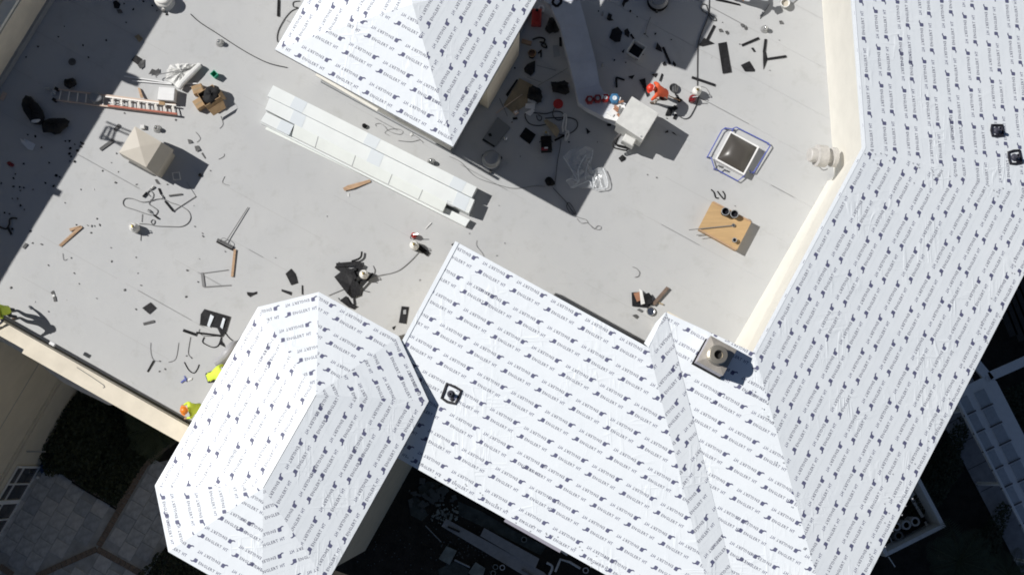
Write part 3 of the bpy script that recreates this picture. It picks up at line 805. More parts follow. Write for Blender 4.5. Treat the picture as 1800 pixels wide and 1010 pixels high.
pipe_vent(277, 227, 'small domed vent pipe between the ladder and the intake hood')
pipe_vent(758, 285, 'small domed vent pipe between the white panel stack and the tower corner')
pipe_vent(1344, 52, 'small domed vent pipe near the top right scraps')

# --- flue through the right wall
M_FLUE = mat('warm_grey_flue', (.56, .54, .51), .45, var=.14, scale=6)
def wall_flue():
    a = P(1461, 276, 1.5); b = P(1421, 272, 1.7); d = (b-a).normalized()
    t = thing('wall_flue', 'pale round flue sticking out of the right hand wall', 'flue', a)
    L = (b-a).length
    MB().lathe(a-d*.2, [(.33, .05), (.33, .20), (.22, .21)], 24, axis=d).build('wall_collar', M_FLUE, t, smooth=False)
    MB().lathe(a, [(.22, .0), (.22, L*.24), (.37, L*.26), (.37, L*.66), (.30, L*.67)], 24, axis=d).build('flue_body', M_FLUE, t, smooth=False)
    MB().lathe(a, [(.235, L*.62), (.235, L*.93), (.21, L*.97), (.05, L*.975)], 24, axis=d).build('end_cap', M_FLUE, t, smooth=False)
    c = P(1458, 297, 1.2)
    MB().tube(curve_pts([P(1440, 293, 1.2), P(1447, 299, 1.1), P(1455, 297, 1.2)]), .015, 5).build('drain_hook', M_GREY, t)
wall_flue()

# --- chimney on the lower slope
def chimney():
    base = R2.px(1262, 634); c = Vector((base.x, base.y, R2.z(base)))
    ct = P(1261, 624, c.z+.95)
    c = Vector((ct.x, ct.y, c.z)); w = .82
    t = thing('chimney', 'square metal clad chimney with round flue on the lower roof slope', 'chimney', c)
    MB().box(c-Z*.5, (w+.16, w+.16, .60), U).build('base_flashing', M_BLACK2, t)
    MB().box(c-Z*.4, (w+.07, w+.07, 1.235), U).build('casing', mat('lilac_grey_cladding', (.46, .43, .46), .5), t)
    m = MB(); x, y = U, V; h = w/2+.04; top = c.z+.85
    rim = [c+x*a*h+y*b*h+Z*(.85) for a, b in ((-1, -1), (1, -1), (1, 1), (-1, 1))]; up_ = [c+x*a*h*.55+y*b*h*.55+Z*.885 for a, b in ((-1, -1), (1, -1), (1, 1), (-1, 1))]
    m.add([p-Z*.05 for p in rim]+rim+up_, [[3, 2, 1, 0]]+[[i, (i+1) % 4, 4+(i+1) % 4, 4+i] for i in range(4)]+[[4+i, 4+(i+1) % 4, 8+(i+1) % 4, 8+i] for i in range(4)]+[[8, 9, 10, 11]])
    m.build('metal_cap', mat('weathered_cap_metal', (.40, .37, .33), .45, metal=.3, var=.15, scale=5), t)
    cc = c+Z*.93
    MB().lathe(cc, [(.31, -.05), (.31, .04), (.24, .08), (.23, .26), (.27, .28), (.27, .32), (.14, .33), (.14, .15), (0, .15)], 26).build('flue_pipe', mat('warm_steel', (.62, .56, .45), .3, metal=.8), t, smooth=False)
    MB().lathe(cc, [(.125, .155), (.125, .16), (0, .161)], 20).build('flue_throat', M_DARK, t)
chimney()
# --- pipe flashings on the slopes, each a pipe in a square of black mastic
def flashing(pl, x, y, label, s=.24, ang=0):
    q = pl.px(x, y); n = Vector((pl.d.x*pl.s, pl.d.y*pl.s, 1)).normalized()
    t = thing('pipe_flashing', label, 'pipe flashing', q)
    a = Vector((math.cos(ang), math.sin(ang), 0)); a = (a-n*a.dot(n)).normalized(); b = n.cross(a)
    rnd = random.Random(x)
    pts = [q+a*s*i+b*s*j+n*.03 for i, j in ((-1, -1), (0, -1.06), (1, -1), (1.05, 0), (1, 1), (0, 1.04), (-1, 1), (-1.04, 0))]
    m = MB(); m.tube([p+a*rnd.uniform(-.02, .02)+b*rnd.uniform(-.02, .02) for p in pts], .045, 6, closed=True)
    m.build('mastic_square', M_MASTIC, t)
    MB().lathe(q, [(.13, .01), (.11, .05), (.06, .10), (.055, .34), (.035, .34), (.035, .2)], 16, axis=(n*.3+Z*.7)).build('vent_pipe', mat('dark_lead', (.06, .06, .08), .4), t)
    MB().lathe(q+b*-.14+a*.1+n*.01, [(.07, 0), (.06, .03), (0, .035)], 10, axis=n).build('mastic_dab', M_MASTIC, t)
flashing(PM, 793, 692, 'black mastic square around a pipe on the middle slope by the pavilion', ang=BA+.1)
flashing(PN, 1752, 230, 'upper of two black mastic squares around pipes at the right edge', s=.18, ang=.1)
flashing(PN, 1783, 277, 'lower of two black mastic squares around pipes at the right edge', s=.2, ang=.15)

# ================================================================== stacked roofing panels
def panel_stack(name, corners, z0, z1, label, m, tape):
    q = PL(corners, z1); c = sum(q, Vector())/4
    t = thing(name, label, 'panel bundle', Vector((c.x, c.y, z0)), 'long white bundles of roof panels')
    MB().slab(q, z1-z0).build('wrapped_panels', m, t)
    for s in tape:
        a = q[0].lerp(q[1], s); b = q[3].lerp(q[2], s); w = (q[1]-q[0]).normalized()*.24
        MB().slab([a-w+Z*.006, a+w+Z*.006, b+w+Z*.006, b-w+Z*.006], .012).build('tape_band', M_TAPE, t)
    return t
panel_stack('panel_bundle', [(480, 150), (838, 329), (829, 347), (470, 169)], .004, .62, 'long white wrapped panel bundle nearest the tower', M_PANEL, (.14, .50, .92))
panel_stack('panel_bundle', [(474, 172), (834, 351), (824, 375), (466, 192)], .004, .56, 'long white wrapped panel bundle second from the tower', M_PANEL, (.15, .53, .95))
panel_stack('panel_bundle', [(468, 197), (512, 218), (504, 236), (458, 213)], .30, .50, 'short white wrapped end piece at the left of the panel bundles', M_PANEL, (.85,))
t3 = panel_stack('panel_bundle', [(518, 218), (788, 351), (778, 372), (513, 239)], .30, .54, 'creamy white panel bundle with crosswise joints, third from the tower', M_PANEL2, ())
q = PL([(518, 218), (788, 351), (778, 372), (513, 239)], .54)
for s in (.155, .40, .64, .84):
    a = q[0].lerp(q[1], s); b = q[3].lerp(q[2], s); MB().beam(a+Z*.004, b+Z*.004, .018, .012).build('strapping', M_GREY, t3)
panel_stack('panel_bundle', [(462, 206), (826, 386), (818, 398), (458, 216)], .004, .26, 'low white panel bundle on the outer side of the stack', M_PANEL, ())
t4 = MB().slab(PL([(470, 222), (740, 352), (738, 356), (466, 227)], .05), .045).build('panel_offcut', M_PANEL2); tag(t4, 'thin cream panel strip lying along the outer foot of the panel stack', 'panel')
o = MB().slab([P(786, 352, .6), P(800, 358, .55), P(797, 364, .42), P(784, 358, .5)], .02).build('torn_wrap', M_HAZYP); tag(o, 'torn flap of wrap at the open end of the panel stack', 'plastic wrap')
o = MB().box(P(776, 372, .0), (.12, .10, .3), U).build('block_spacer', M_GREYSTRIP); tag(o, 'small dark spacer block at the open end of the panel stack', 'block')

# ================================================================== ladder and what lies round it
def ladder():
    z = .12
    a0, a1 = P(100, 157, z), P(309, 183, z); b0, b1 = P(96, 176, z), P(312, 202, z)
    t = thing('extension_ladder', 'long extension ladder with red rails lying flat, upper left', 'ladder', Vector(((a0+b1)/2).to_2d().to_3d()))
    am = a0.lerp(a1, .42); bm_ = b0.lerp(b1, .44)
    MB().beam(a0, a1, .05, .085).build('rail', M_ORFIB, t); MB().beam(b0, b1, .05, .085).build('rail', M_ORFIB, t)
    in_ = (b0-a0).normalized()
    MB().beam(am+in_*.07+Z*.09, a1+in_*.07+Z*.09+(a1-a0).normalized()*.05, .045, .08).build('rail', M_ALU, t)
    MB().beam(bm_-in_*.01+Z*.09, b1-in_*.01+Z*.09, .06, .08).build('rail', M_FIBRE, t)
    for i in range(14):
        s = (i+.5)/14
        MB().tube([a0.lerp(a1, s), b0.lerp(b1, s)], .022, 6).build('rung', M_ALU, t)
        if s > .44:
            s2 = s+.018; MB().tube([a0.lerp(a1, s2)+in_*.07+Z*.09, b0.lerp(b1, s2)-in_*.01+Z*.09], .026, 6).build('rung', M_ALU, t)
    for e in (a0, b0): MB().box(Vector((e.x, e.y, .01)), (.12, .1, .2), U).build('rubber_foot', M_BLACK2, t)
    for k in (.45, .51): MB().beam(a0.lerp(a1, k)+in_*.25+Z*.06, a0.lerp(a1, k+.09)+in_*.25+Z*.06, .03, .03).build('rung_lock', M_METAL, t)
ladder()
def blob(name, c, sx, sy, sz, ax, m, label, cat, seed=1, rough=.18, parent=None, seg=14, ring=8, group=None, flat=.0):
    """soft lumpy bag shape resting on the ground at c"""
    rnd = random.Random(seed); x = ax.normalized(); y = Z.cross(x); vs = []; mb = MB()
    ph = [(rnd.uniform(0, 6.3), rnd.randint(2, 5), rnd.uniform(.3, 1)) for _ in range(5)]
    for i in range(ring+1):
        th = math.pi*i/ring
        for j in range(seg):
            fi = 2*math.pi*j/seg
            k = 1+rough*sum(w*math.sin(n*fi+p+th*2) for p, n, w in ph)/2.5
            ez = math.cos(th); zz = sz*(.5+.5*(abs(ez)**.7)*(1 if ez > 0 else -1))*(1+rough*.6*math.sin(3*fi+ph[0][0]))
            vs.append(c+x*(sx*math.sin(th)**.75*math.cos(fi)*k)+y*(sy*math.sin(th)**.75*math.sin(fi)*k)+Z*max(0.002, zz))
    mb.add(vs, [[i*seg+j, i*seg+(j+1) % seg, (i+1)*seg+(j+1) % seg, (i+1)*seg+j] for i in range(ring) for j in range(seg)])
    o = mb.build(name, m, parent, smooth=True)
    if parent is None: tag(o, label, cat, group)
    return o
def duffel(x, y, L, Wd, H, ang, label, seed):
    c = P(x, y, 0); ax = Vector((math.cos(ang), math.sin(ang), 0)); sd = Z.cross(ax)
    t = thing('duffel_bag', label, 'bag', c)
    blob('bag_body', c, L/2*1.05, Wd/2*1.25, H, ax, M_CLOTH, None, None, seed, rough=.32, parent=t)
    for s in (-1, 1):
        MB().tube(curve_pts([c+ax*(-L*.2)+sd*s*Wd*.3+Z*H*.9, c+ax*(-L*.1)+sd*s*Wd*.05+Z*(H+.10), c+ax*(L*.12)+sd*s*Wd*.05+Z*(H+.1), c+ax*(L*.22)+sd*s*Wd*.3+Z*H*.9]), .014, 5).build('handle', M_BLACK2, t)
duffel(61, 197, 1.05, .48, .34, R_(-62), 'black duffel bag with pale rag, leftmost of the pair by the left edge', 3)
duffel(98, 223, .80, .46, .32, R_(18), 'black duffel bag nearer the ladder of the pair by the left edge', 5)
o = blob('rag', P(63, 213, .36), .17, .06, .05, Vector((1, .15, 0)), M_RAGW, 'pale rag lying on the leftmost black duffel bag', 'rag', 4)
duffel(125, 148, .40, .28, .28, .2, 'small black bag behind the foot of the ladder', 8)
o = MB().tube(curve_pts(PL([(117, 143), (115, 139), (119, 144)], .05), 3), .02, 5).build('pry_tool', M_STEEL); tag(o, 'small steel tool sticking out by the black bag behind the ladder', 'tool')
def crumple(name, pts, m, label, cat, z=.02, h=.10, seed=1, n=10):
    """crumpled sheet: a grid over the outline's box cut to it, heights uneven"""
    rnd = random.Random(seed); q = PL(pts, 0); ctr = sum(q, Vector())/len(q); mb = MB(); vs = [ctr+Z*(z+h*.7)]; rings = 5; k = len(q); fs = []
    dense = []
    for i in range(k):
        for s in range(3): dense.append(q[i].lerp(q[(i+1) % k], s/3))
    k = len(dense)
    for r in range(1, rings+1):
        for i, p in enumerate(dense):
            w = ctr.lerp(p, r/rings)
            fold = math.sin(i*2.3+seed)*.5+.5
            vs.append(Vector((w.x, w.y, z+h*(fold*.7+rnd.random()*.45)*(1 if r < rings else .55))))
    for i in range(k): fs.append([0, 1+i, 1+(i+1) % k])
    for r in range(1, rings):
        for i in range(k): a = 1+(r-1)*k; b = 1+r*k; fs.append([a+i, b+i, b+(i+1) % k, a+(i+1) % k])
    mb.add(vs, fs); o = mb.build(name, m)
    return tag(o, label, cat)
crumple('plastic_sheet', [(300, 115), (322, 112), (338, 114), (352, 112), (355, 118), (330, 138), (314, 156), (305, 148), (292, 140), (294, 124)], M_RAGW, 'white crumpled sheet of plastic above the white box', 'plastic sheet', h=.16, seed=3)
o = MB().tube(PL([(352, 114), (338, 128), (320, 146), (314, 156)], .2), [.10, .12, .12, .09], 10).build('sheet_roll', M_RAGW); tag(o, 'rolled edge of white sheeting beside the cardboard boxes', 'sheet roll')
for (a, b, lab) in (((218, 134), (300, 146), 'long thin white strip, the upper of two crossing the shadow edge'), ((232, 142), (302, 148), 'long thin white strip, the lower of two crossing the shadow edge'), ((312, 147), (346, 147), 'white strip joining the sheeting to the cardboard boxes'), ((318, 150), (345, 154), 'thin dark rod beside the cardboard boxes')):
    o = MB().beam(P(*a, .07), P(*b, .07), .035, .03).build('trim_strip', M_WHITE if 'dark' not in lab else M_WIRE); tag(o, lab, 'strip')
o = MB().tube(curve_pts(PL([(276, 137), (274, 134), (278, 131), (290, 129), (318, 123), (337, 119)], .22), 4), .016, 6).build('pry_bar', M_WIRE); tag(o, 'thin hooked metal bar resting on the white sheet', 'pry bar')
def carton(name, x, y, sx, sy, h, ang, label, m, z=0, lid=None, cat='box'):
    c = P(x, y, z); ax = Vector((math.cos(ang), math.sin(ang), 0)); t = thing(name, label, cat, c)
    MB().box(c, (sx, sy, h), ax, bev=.015).build('box_body', m, t)
    sd = Z.cross(ax); e = h+.004
    MB().beam(c+Z*e-ax*(sx/2-.03), c+Z*e+ax*(sx/2-.03), .05, .004).build('tape_strip', lid or M_TAPE, t)
    return t
carton('foam_box', 297, 170, .56, .46, .40, R_(-4), 'white foam box standing on the end of the ladder', M_WHITE, .0, M_WHITE)
o = MB().box(P(285, 182, .22), (.2, .12, .05), Vector((1, -.1, 0))).build('brown_label', M_CARD); tag(o, 'small brown card scrap at the corner of the white foam box', 'scrap')
o = blob('plastic_tub', P(168, 172, .2), .24, .17, .12, Vector((1, -.1, 0)), M_GREY, 'grey plastic lid or tub lying on the ladder rungs', 'tub', 5, rough=.07)
o = crumple('rag', [(78, 155), (86, 155), (92, 159), (100, 160), (98, 168), (92, 169), (90, 161), (80, 158)], M_RAGW, 'pale rag hanging at the foot end of the ladder', 'rag', h=.1, seed=6)
o = MB().slab([P(242, 154, .05), P(246, 155, .08), P(252, 172, .16), P(247, 172, .16)], .03).build('wood_scrap', M_WOOD); tag(o, 'short brown wood scrap wedged beneath the ladder', 'wood')
# --- cardboard boxes with black liner
def open_boxes():
    c = P(368, 176, 0); t = thing('cardboard_box', 'open cardboard box stuffed with a black liner beside the white sheeting', 'box', c)
    def shell(ctr, sx, sy, h, ang):
        ax = Vector((math.cos(ang), math.sin(ang), 0)); ay = Z.cross(ax); w = .02
        m = MB()
        for s in (-1, 1):
            m.beam(ctr+ay*s*(sy/2-w/2)-ax*sx/2+Z*h/2, ctr+ay*s*(sy/2-w/2)+ax*sx/2+Z*h/2, w, h)
            m.beam(ctr+ax*s*(sx/2-w/2)-ay*(sy/2-w)+Z*h/2, ctr+ax*s*(sx/2-w/2)+ay*(sy/2-w)+Z*h/2, w, h)
        m.box(ctr+Z*.004, (sx-.05, sy-.05, .02), ax)
        return m, ax, ay
    m, ax, ay = shell(P(372, 174, 0), .62, .52, .5, R_(33)); m.build('box_wall', M_CARD, t)
    k = P(372, 174, .5)
    MB().slab([k-ay*.26-ax*.3, k-ay*.26+ax*.3, k-ay*.48+ax*.24-Z*.18, k-ay*.48-ax*.26-Z*.18], .012).build('box_flap', M_CARD, t)
    MB().slab([k+ax*.31-ay*.24, k+ax*.31+ay*.24, k+ax*.42+ay*.2-Z*.2, k+ax*.42-ay*.22-Z*.2], .012).build('box_flap', M_CARD, t)
    blob('black_liner', P(373, 168, .30), .34, .27, .27, Vector((.7, .75, 0)), M_CLOTH, None, None, 12, rough=.3, parent=t)
open_boxes()
carton('cardboard_box', 355, 184, .42, .34, .34, R_(33), 'closed cardboard box in front of the one with the black liner', M_CARD, 0, M_TAN)
carton('cardboard_box', 350, 160, .36, .30, .3, R_(20), 'small cardboard box at the back left of the one with the black liner', M_CARD, 0, M_TAN)
o = MB().lathe(P(379, 134, 0), [(.11, 0), (.14, .30), (.145, .31), (.12, .31), (.10, .05), (0, .05)], 4).build('green_tub', M_GREEN); tag(o, 'bright green square tub behind the cardboard boxes', 'tub')

# ================================================================== gas bottles
def gas_bottle(x, y, label, m, r=.155, h=.46, hoses=True):
    c = P(x, y, 0); t = thing('gas_bottle', label, 'gas bottle', c)
    MB().lathe(c, [(r*.75, .0), (r*.8, .05), (r, .07), (r, h*.72), (r*.88, h*.84), (r*.5, h*.93), (.04, h*.95)], 22).build('cylinder', m, t, smooth=True)
    MB().lathe(c, [(.025, h*.9), (.025, h+.05), (.045, h+.05), (.045, h+.08), (0, h+.085)], 10).build('valve', M_BRASS, t)
    rg = [c+Vector((math.cos(a), math.sin(a), 0))*r*.62+Z*(h+.10) for a in [k*.45 for k in range(11)]]
    MB().tube(rg, .014, 5).build('collar_ring', m, t)
    for k in (0, 5, 10): MB().beam(rg[k], rg[k]-Z*.14, .03, .012).build('collar_post', m, t)
    return t
gas_bottle(239, 402, 'white gas bottle feeding the coiled torch hose below the intake hood', M_TANK)
gas_bottle(641, 484, 'white gas bottle standing among black offcuts near the pavilion', M_TANK)
gas_bottle(729, 433, 'white gas bottle next to a red one near the end of the panel stack', M_TANK)
gas_bottle(1223, 164, 'white gas bottle on the right beside a red one and the orange worker', M_TANK)
def small_bottle(x, y, label, m, h=.36, r=.09):
    c = P(x, y, 0); t = thing('fire_extinguisher', label, 'extinguisher', c)
    MB().lathe(c, [(r*.9, 0), (r, .02), (r, h*.7), (r*.6, h*.85), (.03, h*.9)], 16).build('cylinder', m, t, smooth=True)
    MB().lathe(c, [(.025, h*.85), (.025, h+.02), (0, h+.03)], 8).build('valve', M_STEEL, t)
    MB().beam(c+Z*(h+.02), c+Z*(h+.06)+Vector((.16, .01, 0)), .025, .02).build('squeeze_handle', M_STEEL, t)
    MB().tube(curve_pts([c+Z*h, c+Vector((-.08, -.02, h*.8)), c+Vector((-.11, -.08, h*.3)), c+Vector((-.08, -.1, .05))]), .014, 5).build('discharge_hose', M_BLACK2, t)
small_bottle(728, 415, 'small red fire extinguisher behind the white gas bottle near the panel stack', M_RED)
small_bottle(1216, 176, 'dark red fire extinguisher in front of the white gas bottle on the right', M_DKRED, .40, .12)
def hose(pts, label, cat='hose', r=.014, m=M_HOSE, z=.02, name='torch_hose', sub=5):
    o = MB().tube(curve_pts(PL(pts, z), sub), r, 5).build(name, m); return tag(o, label, cat)
hose([(245, 393), (262, 394), (275, 397), (300, 398), (318, 398), (330, 392), (335, 381), (330, 370), (315, 361), (300, 356), (288, 350), (275, 350), (266, 353), (250, 355), (232, 349), (220, 349), (216, 356), (220, 363), (235, 368), (255, 375), (266, 378)], 'grey torch hose looping beneath the intake hood', m=M_WIRE)
hose([(268, 394), (265, 390), (268, 386), (272, 388), (271, 393), (267, 395)], 'small loop in the torch hose by the gas bottle', m=M_WIRE)
hose([(266, 350), (262, 358), (270, 364), (277, 370), (274, 377), (268, 378)], 'short loose end of torch hose in the middle of the loop', m=M_WIRE)
hose([(264, 345), (260, 340), (264, 335), (270, 342), (266, 352)], 'short hose curl joined to the torch handles', m=M_WIRE)
def torch(a, b, c_, label):
    t = thing('roofing_torch', label, 'torch', P(*a, .03))
    MB().beam(P(*a, .05), P(*b, .05), .05, .06).build('handle', M_BLACK2, t)
    MB().tube([P(*b, .05), P(*c_, .05)], .016, 6).build('lance', M_STEEL, t)
    d = (P(*c_)-P(*b)).normalized(); MB().lathe(P(*c_, .05), [(.02, 0), (.045, .04), (.045, .16), (.03, .17)], 10, axis=d).build('burner_cup', M_METAL, t)
torch((270, 378), (278, 384), (266, 374), 'short black torch in the middle of the hose loop')
torch((251, 346), (258, 338), (264, 333), 'torch with dark handle at the top of the hose loop')
torch((290, 354), (304, 371), (287, 349), 'long torch with dark handle at the right of the hose loop')
o = MB().tube(PL([(304, 371), (344, 345)], .03), .014, 5).build('torch_lance', M_WIRE); tag(o, 'long thin lance leading right from the hose loop', 'lance')
o = MB().tube(PL([(344, 345), (328, 320)], .015), .008, 5).build('loose_wire', M_WIRE); tag(o, 'short straight wire by the intake hood shadow', 'wire')
o = MB().beam(P(297, 344, .03), P(320, 341, .03), .05, .04).build('hand_torch', M_GREYSTRIP); tag(o, 'small grey torch grip to the right of the loop', 'tool')
o = MB().beam(P(279, 331, .03), P(283, 341, .03), .06, .03).build('rubber_tool', M_BLACK2); tag(o, 'small black grip just below the intake hood', 'tool')
o = MB().tube(PL([(250, 376), (249, 390)], .02), .010, 5).tube(PL([(248, 408), (247, 423)], .02), .010, 5).build('loose_wire', M_WIRE); tag(o, 'thin straight wire running behind the left gas bottle', 'wire')
hose([(738, 440), (730, 450), (718, 462), (703, 474), (688, 480), (672, 483), (655, 487), (640, 493), (622, 503), (605, 508), (590, 514), (578, 519)], 'thin hose running from the gas bottle near the panel stack to the pavilion', m=M_WIRE, r=.012)
hose([(1247, -8), (1246, 20), (1243, 34), (1232, 62), (1227, 80), (1226, 110), (1226, 140), (1226, 154)], 'black hose running down to the white gas bottle on the right', r=.018)
hose([(1243, 24), (1236, 20), (1232, 13), (1235, 8), (1241, 9), (1244, 17), (1250, 28), (1257, 31), (1259, 36), (1254, 36), (1248, 31), (1246, 25)], 'figure of eight coil in the black hose at the top right', r=.015)
hose([(1229, 166), (1226, 180), (1219, 195), (1212, 206), (1203, 209), (1195, 205)], 'black hose running from the gas bottle to the orange worker', r=.018)
hose([(1232, 152), (1241, 155), (1247, 165), (1243, 168)], 'thin hose tail at the right of the white gas bottle', m=M_WIRE, r=.008)
hose([(335, 25), (352, 40), (380, 58), (420, 84), (450, 101), (475, 112), (505, 119)], 'long black cable crossing the flat roof at the upper left', 'cable', r=.016, name='power_cable')
hose([(527, 2), (516, 4), (516, 12), (524, 14), (512, 20), (500, 34), (490, 52), (487, 66), (488, 74)], 'black cable looping beside the left corner of the tower', 'cable', r=.016, name='power_cable')
hose([(661, 222), (660, 218), (668, 217), (676, 222), (682, 229), (692, 234), (704, 236), (708, 231), (700, 227), (685, 227), (676, 233), (684, 238)], 'thin looped wire on the roof between the panel stack and the tower', 'wire', r=.007, m=M_WIRE, name='loose_wire')
hose([(700, 247), (722, 249), (738, 246), (744, 251), (732, 240), (720, 236)], 'thin wire beside the foot of the tower wall', 'wire', r=.008, m=M_WIRE, name='loose_wire')
hose([(790, 275), (810, 285), (828, 304), (845, 315), (880, 326), (905, 331), (940, 327), (958, 328)], 'thin grey cable from the tower corner to the black reel', 'cable', r=.009, m=M_WIRE, name='power_cable')
hose([(972, 330), (985, 344), (996, 356), (1005, 370), (1012, 376), (1008, 366), (1000, 356), (996, 362), (1001, 372), (1010, 377)], 'dark cable loop in the shadow below the black reel', 'cable', r=.012, name='power_cable')
hose([(1012, 380), (1020, 383), (1030, 386), (1035, 393), (1046, 402), (1055, 403), (1056, 398), (1050, 397), (1044, 402), (1033, 392), (1022, 392), (1014, 384)], 'thin wavy cable tail in the sun below the tower shadow', 'cable', r=.009, m=M_WIRE, name='power_cable')
hose([(975, 325), (978, 300), (980, 282), (984, 262), (986, 246)], 'dark cable running up from the black reel', 'cable', r=.012, name='power_cable')
hose([(838, 422), (838, 432), (848, 445), (852, 455), (858, 460)], 'thin grey curved wire just above the middle slope', 'wire', r=.007, m=M_WIRE, name='loose_wire')
hose([(1112, 469), (1118, 471), (1124, 478), (1122, 485), (1116, 487)], 'small hooked wire above the scrap pile', 'wire', r=.010, m=M_WIRE, name='loose_wire')
hose([(1144, 30), (1138, 45), (1135, 60), (1140, 66)], 'thin cable in the shade near the dark rimmed vent', 'cable', r=.008, name='power_cable')

# ================================================================== offcuts of roofing membrane and other scraps
def scrap(pts, label, m=M_BLACK, z=.006, h=.02, cat='scrap', name='membrane_offcut', group=None, seed=None):
    """thin uneven offcut with the outline of the one in the photograph"""
    rnd = random.Random(seed if seed is not None else int(pts[0][0]*7+pts[0][1]*13))
    q = PL(pts, 0); n = len(q); a = sum(q[i].x*q[(i+1) % n].y-q[(i+1) % n].x*q[i].y for i in range(n))
    if a < 0: q = q[::-1]
    top = [Vector((p.x, p.y, z+.004+h*rnd.random())) for p in q]; c = sum(top, Vector())/n
    c.z = z+.006+h*.5
    mb = MB(); mb.add(top+[c]+[Vector((p.x, p.y, max(.001, p.z-.006))) for p in top], [[i, (i+1) % n, n] for i in range(n)]+[[i, n+1+i, n+1+(i+1) % n, (i+1) % n] for i in range(n)])
    o = mb.build(name, m); return tag(o, label, cat, group)
def bar(a, b, w, label, m=M_BLACK, z=.02, t=.02, cat='strip', name='membrane_strip', group=None):
    o = MB().beam(P(*a, z), P(*b, z+.012), w, t).build(name, m); return tag(o, label, cat, group)
# sunny side, left to middle
scrap([(512, 472), (520, 481), (524, 497), (512, 501), (502, 481)], 'black rectangular offcut left of the pile by the gas bottle')
scrap([(495, 508), (513, 513), (512, 519), (495, 512)], 'small black strip below the black rectangular offcut')
bar((531, 501), (531, 517), .03, 'thin upright black sliver just above the pavilion roof', M_BLACK2)
scrap([(434, 513), (445, 514), (452, 512), (452, 516), (444, 519), (440, 522), (435, 518)], 'bent black scrap left of the upright sliver')
scrap([(250, 541), (265, 531), (275, 541), (263, 552)], 'diamond shaped black offcut left of the large torn sheet')
bar((252, 569), (271, 564), .08, 'short grey bar under the diamond shaped offcut', M_GREYSTRIP)
scrap([(360, 543), (405, 556), (398, 582), (390, 592), (388, 577), (352, 571), (353, 552)], 'large torn black sheet with shiny crumples by the pavilion', h=.06)
o = MB().slab([P(370, 552, .09), P(376, 556, .10), P(368, 575, .07), (P(364, 572, .07))], .01).slab([P(392, 558, .09), P(396, 560, .1), P(391, 578, .08), P(387, 574, .08)], .01).build('gloss_strip', M_HAZYP); tag(o, 'pale strip put in for the gloss on the large torn black sheet', 'film')  # pale plates stand in for the gloss of the black sheet
bar((322, 580), (345, 588), .10, 'black strip at the lower left of the large torn sheet', M_BLACK2)
bar((345, 584), (391, 590), .06, 'long dark sliver below the large torn sheet', M_BLACK2)
for pts, lab in (([(351, 578), (350, 584), (360, 590), (387, 591), (390, 600)], 'thin dark outline of cut membrane below the large torn sheet'),
                 ([(359, 592), (356, 600), (362, 605), (375, 610), (384, 606), (389, 592)], 'U shaped dark strip beside the grey vent hose'),
                 ([(335, 592), (331, 618), (334, 626), (338, 629)], 'curved thin dark strip left of the lime worker'),
                 ([(324, 636), (332, 650), (341, 655), (347, 648), (350, 640)], 'hooked dark strip just left of the lime worker'),
                 ([(265, 602), (265, 620), (270, 632), (282, 635)], 'thin bent wire in the lower left of the flat roof'),
                 ([(314, 602), (309, 630), (296, 636)], 'thin curved wire left of the workers'),
                 ([(384, 562), (400, 590), (415, 600), (425, 590), (434, 574)], 'dark cord curving from the torn sheet under the pavilion eave')):
    o = MB().tube(curve_pts(PL(pts, .012), 4), .008 if 'thin' in lab else .018, 5).build('cut_strip', M_BLACK2 if 'wire' not in lab else M_WIRE); tag(o, lab, 'strip')
bar((259, 653), (270, 633), .04, 'short black stick leaning on the thin bent wire', M_BLACK2)
scrap([(388, 597), (394, 604), (396, 610), (386, 605)], 'small black offcut touching the grey vent hose')
o = MB().beam(P(318, 672, .02), P(328, 664, .02), .05, .02).beam(P(324, 660, .02), P(327, 670, .03), .03, .02).build('glove', M_RAIL); tag(o, 'small dark blue glove scrap left of the lime worker', 'glove')
scrap([(330, 665), (338, 663), (337, 667), (331, 669)], 'small white paper scrap beside the blue glove', M_RAGW, name='paper_scrap')
scrap([(89, 514), (94, 510), (97, 517), (93, 519)], 'dark upper half of the folded scrap near the left edge', M_GREYSTRIP)
scrap([(92, 518), (96, 517), (97, 521), (93, 522)], 'white middle of the folded scrap near the left edge', M_RAGW, z=.02, name='paper_scrap')
scrap([(93, 522), (98, 521), (100, 529), (95, 530)], 'dark lower half of the folded scrap near the left edge', M_GREYSTRIP)
# open outline left by a removed curb
o = MB()
for a, b, w in (((357, 480), (401, 474), .02), ((355, 479), (358, 503), .09), ((358, 504), (406, 501), .03)): o.beam(P(*a, .02), P(*b, .02), w, .025)
o = o.build('edge_angle', M_WIRE); tag(o, 'open rectangle of thin metal angle below the push broom', 'metal angle')
o = MB().beam(P(413, 438, .04), P(408, 486, .04), .08, .045).build('timber_batten', M_WOOD); tag(o, 'reddish timber batten below the push broom', 'timber')
def broom():
    t = thing('push_broom', 'wide push broom with long thin handle lying below the hood', 'broom', P(396, 426, 0))
    MB().beam(P(382, 421, .05), P(409, 435, .05), .10, .06).build('head', M_GREYSTRIP, t)
    MB().beam(P(381, 424, .03), P(408, 438, .03), .08, .05).build('bristles', M_BLACK2, t)
    MB().tube([P(396, 426, .08), P(436, 364, .04)], .016, 6).build('handle', M_WIRE, t)
    MB().tube(curve_pts([P(386, 423, .1), P(393, 418, .16), P(403, 424, .16), P(405, 432, .1)]), .010, 5).build('brace', M_WIRE, t)
broom()
for pts, lab in (([(104, 431), (142, 396), (146, 400), (108, 434)], 'long split timber stick near the left shadow edge'), ([(122, 402), (142, 397), (140, 401), (124, 407)], 'short timber splinter crossing the long split stick')):
    scrap(pts, lab, M_WOOD, z=.03, h=.05, cat='timber', name='timber_stick')
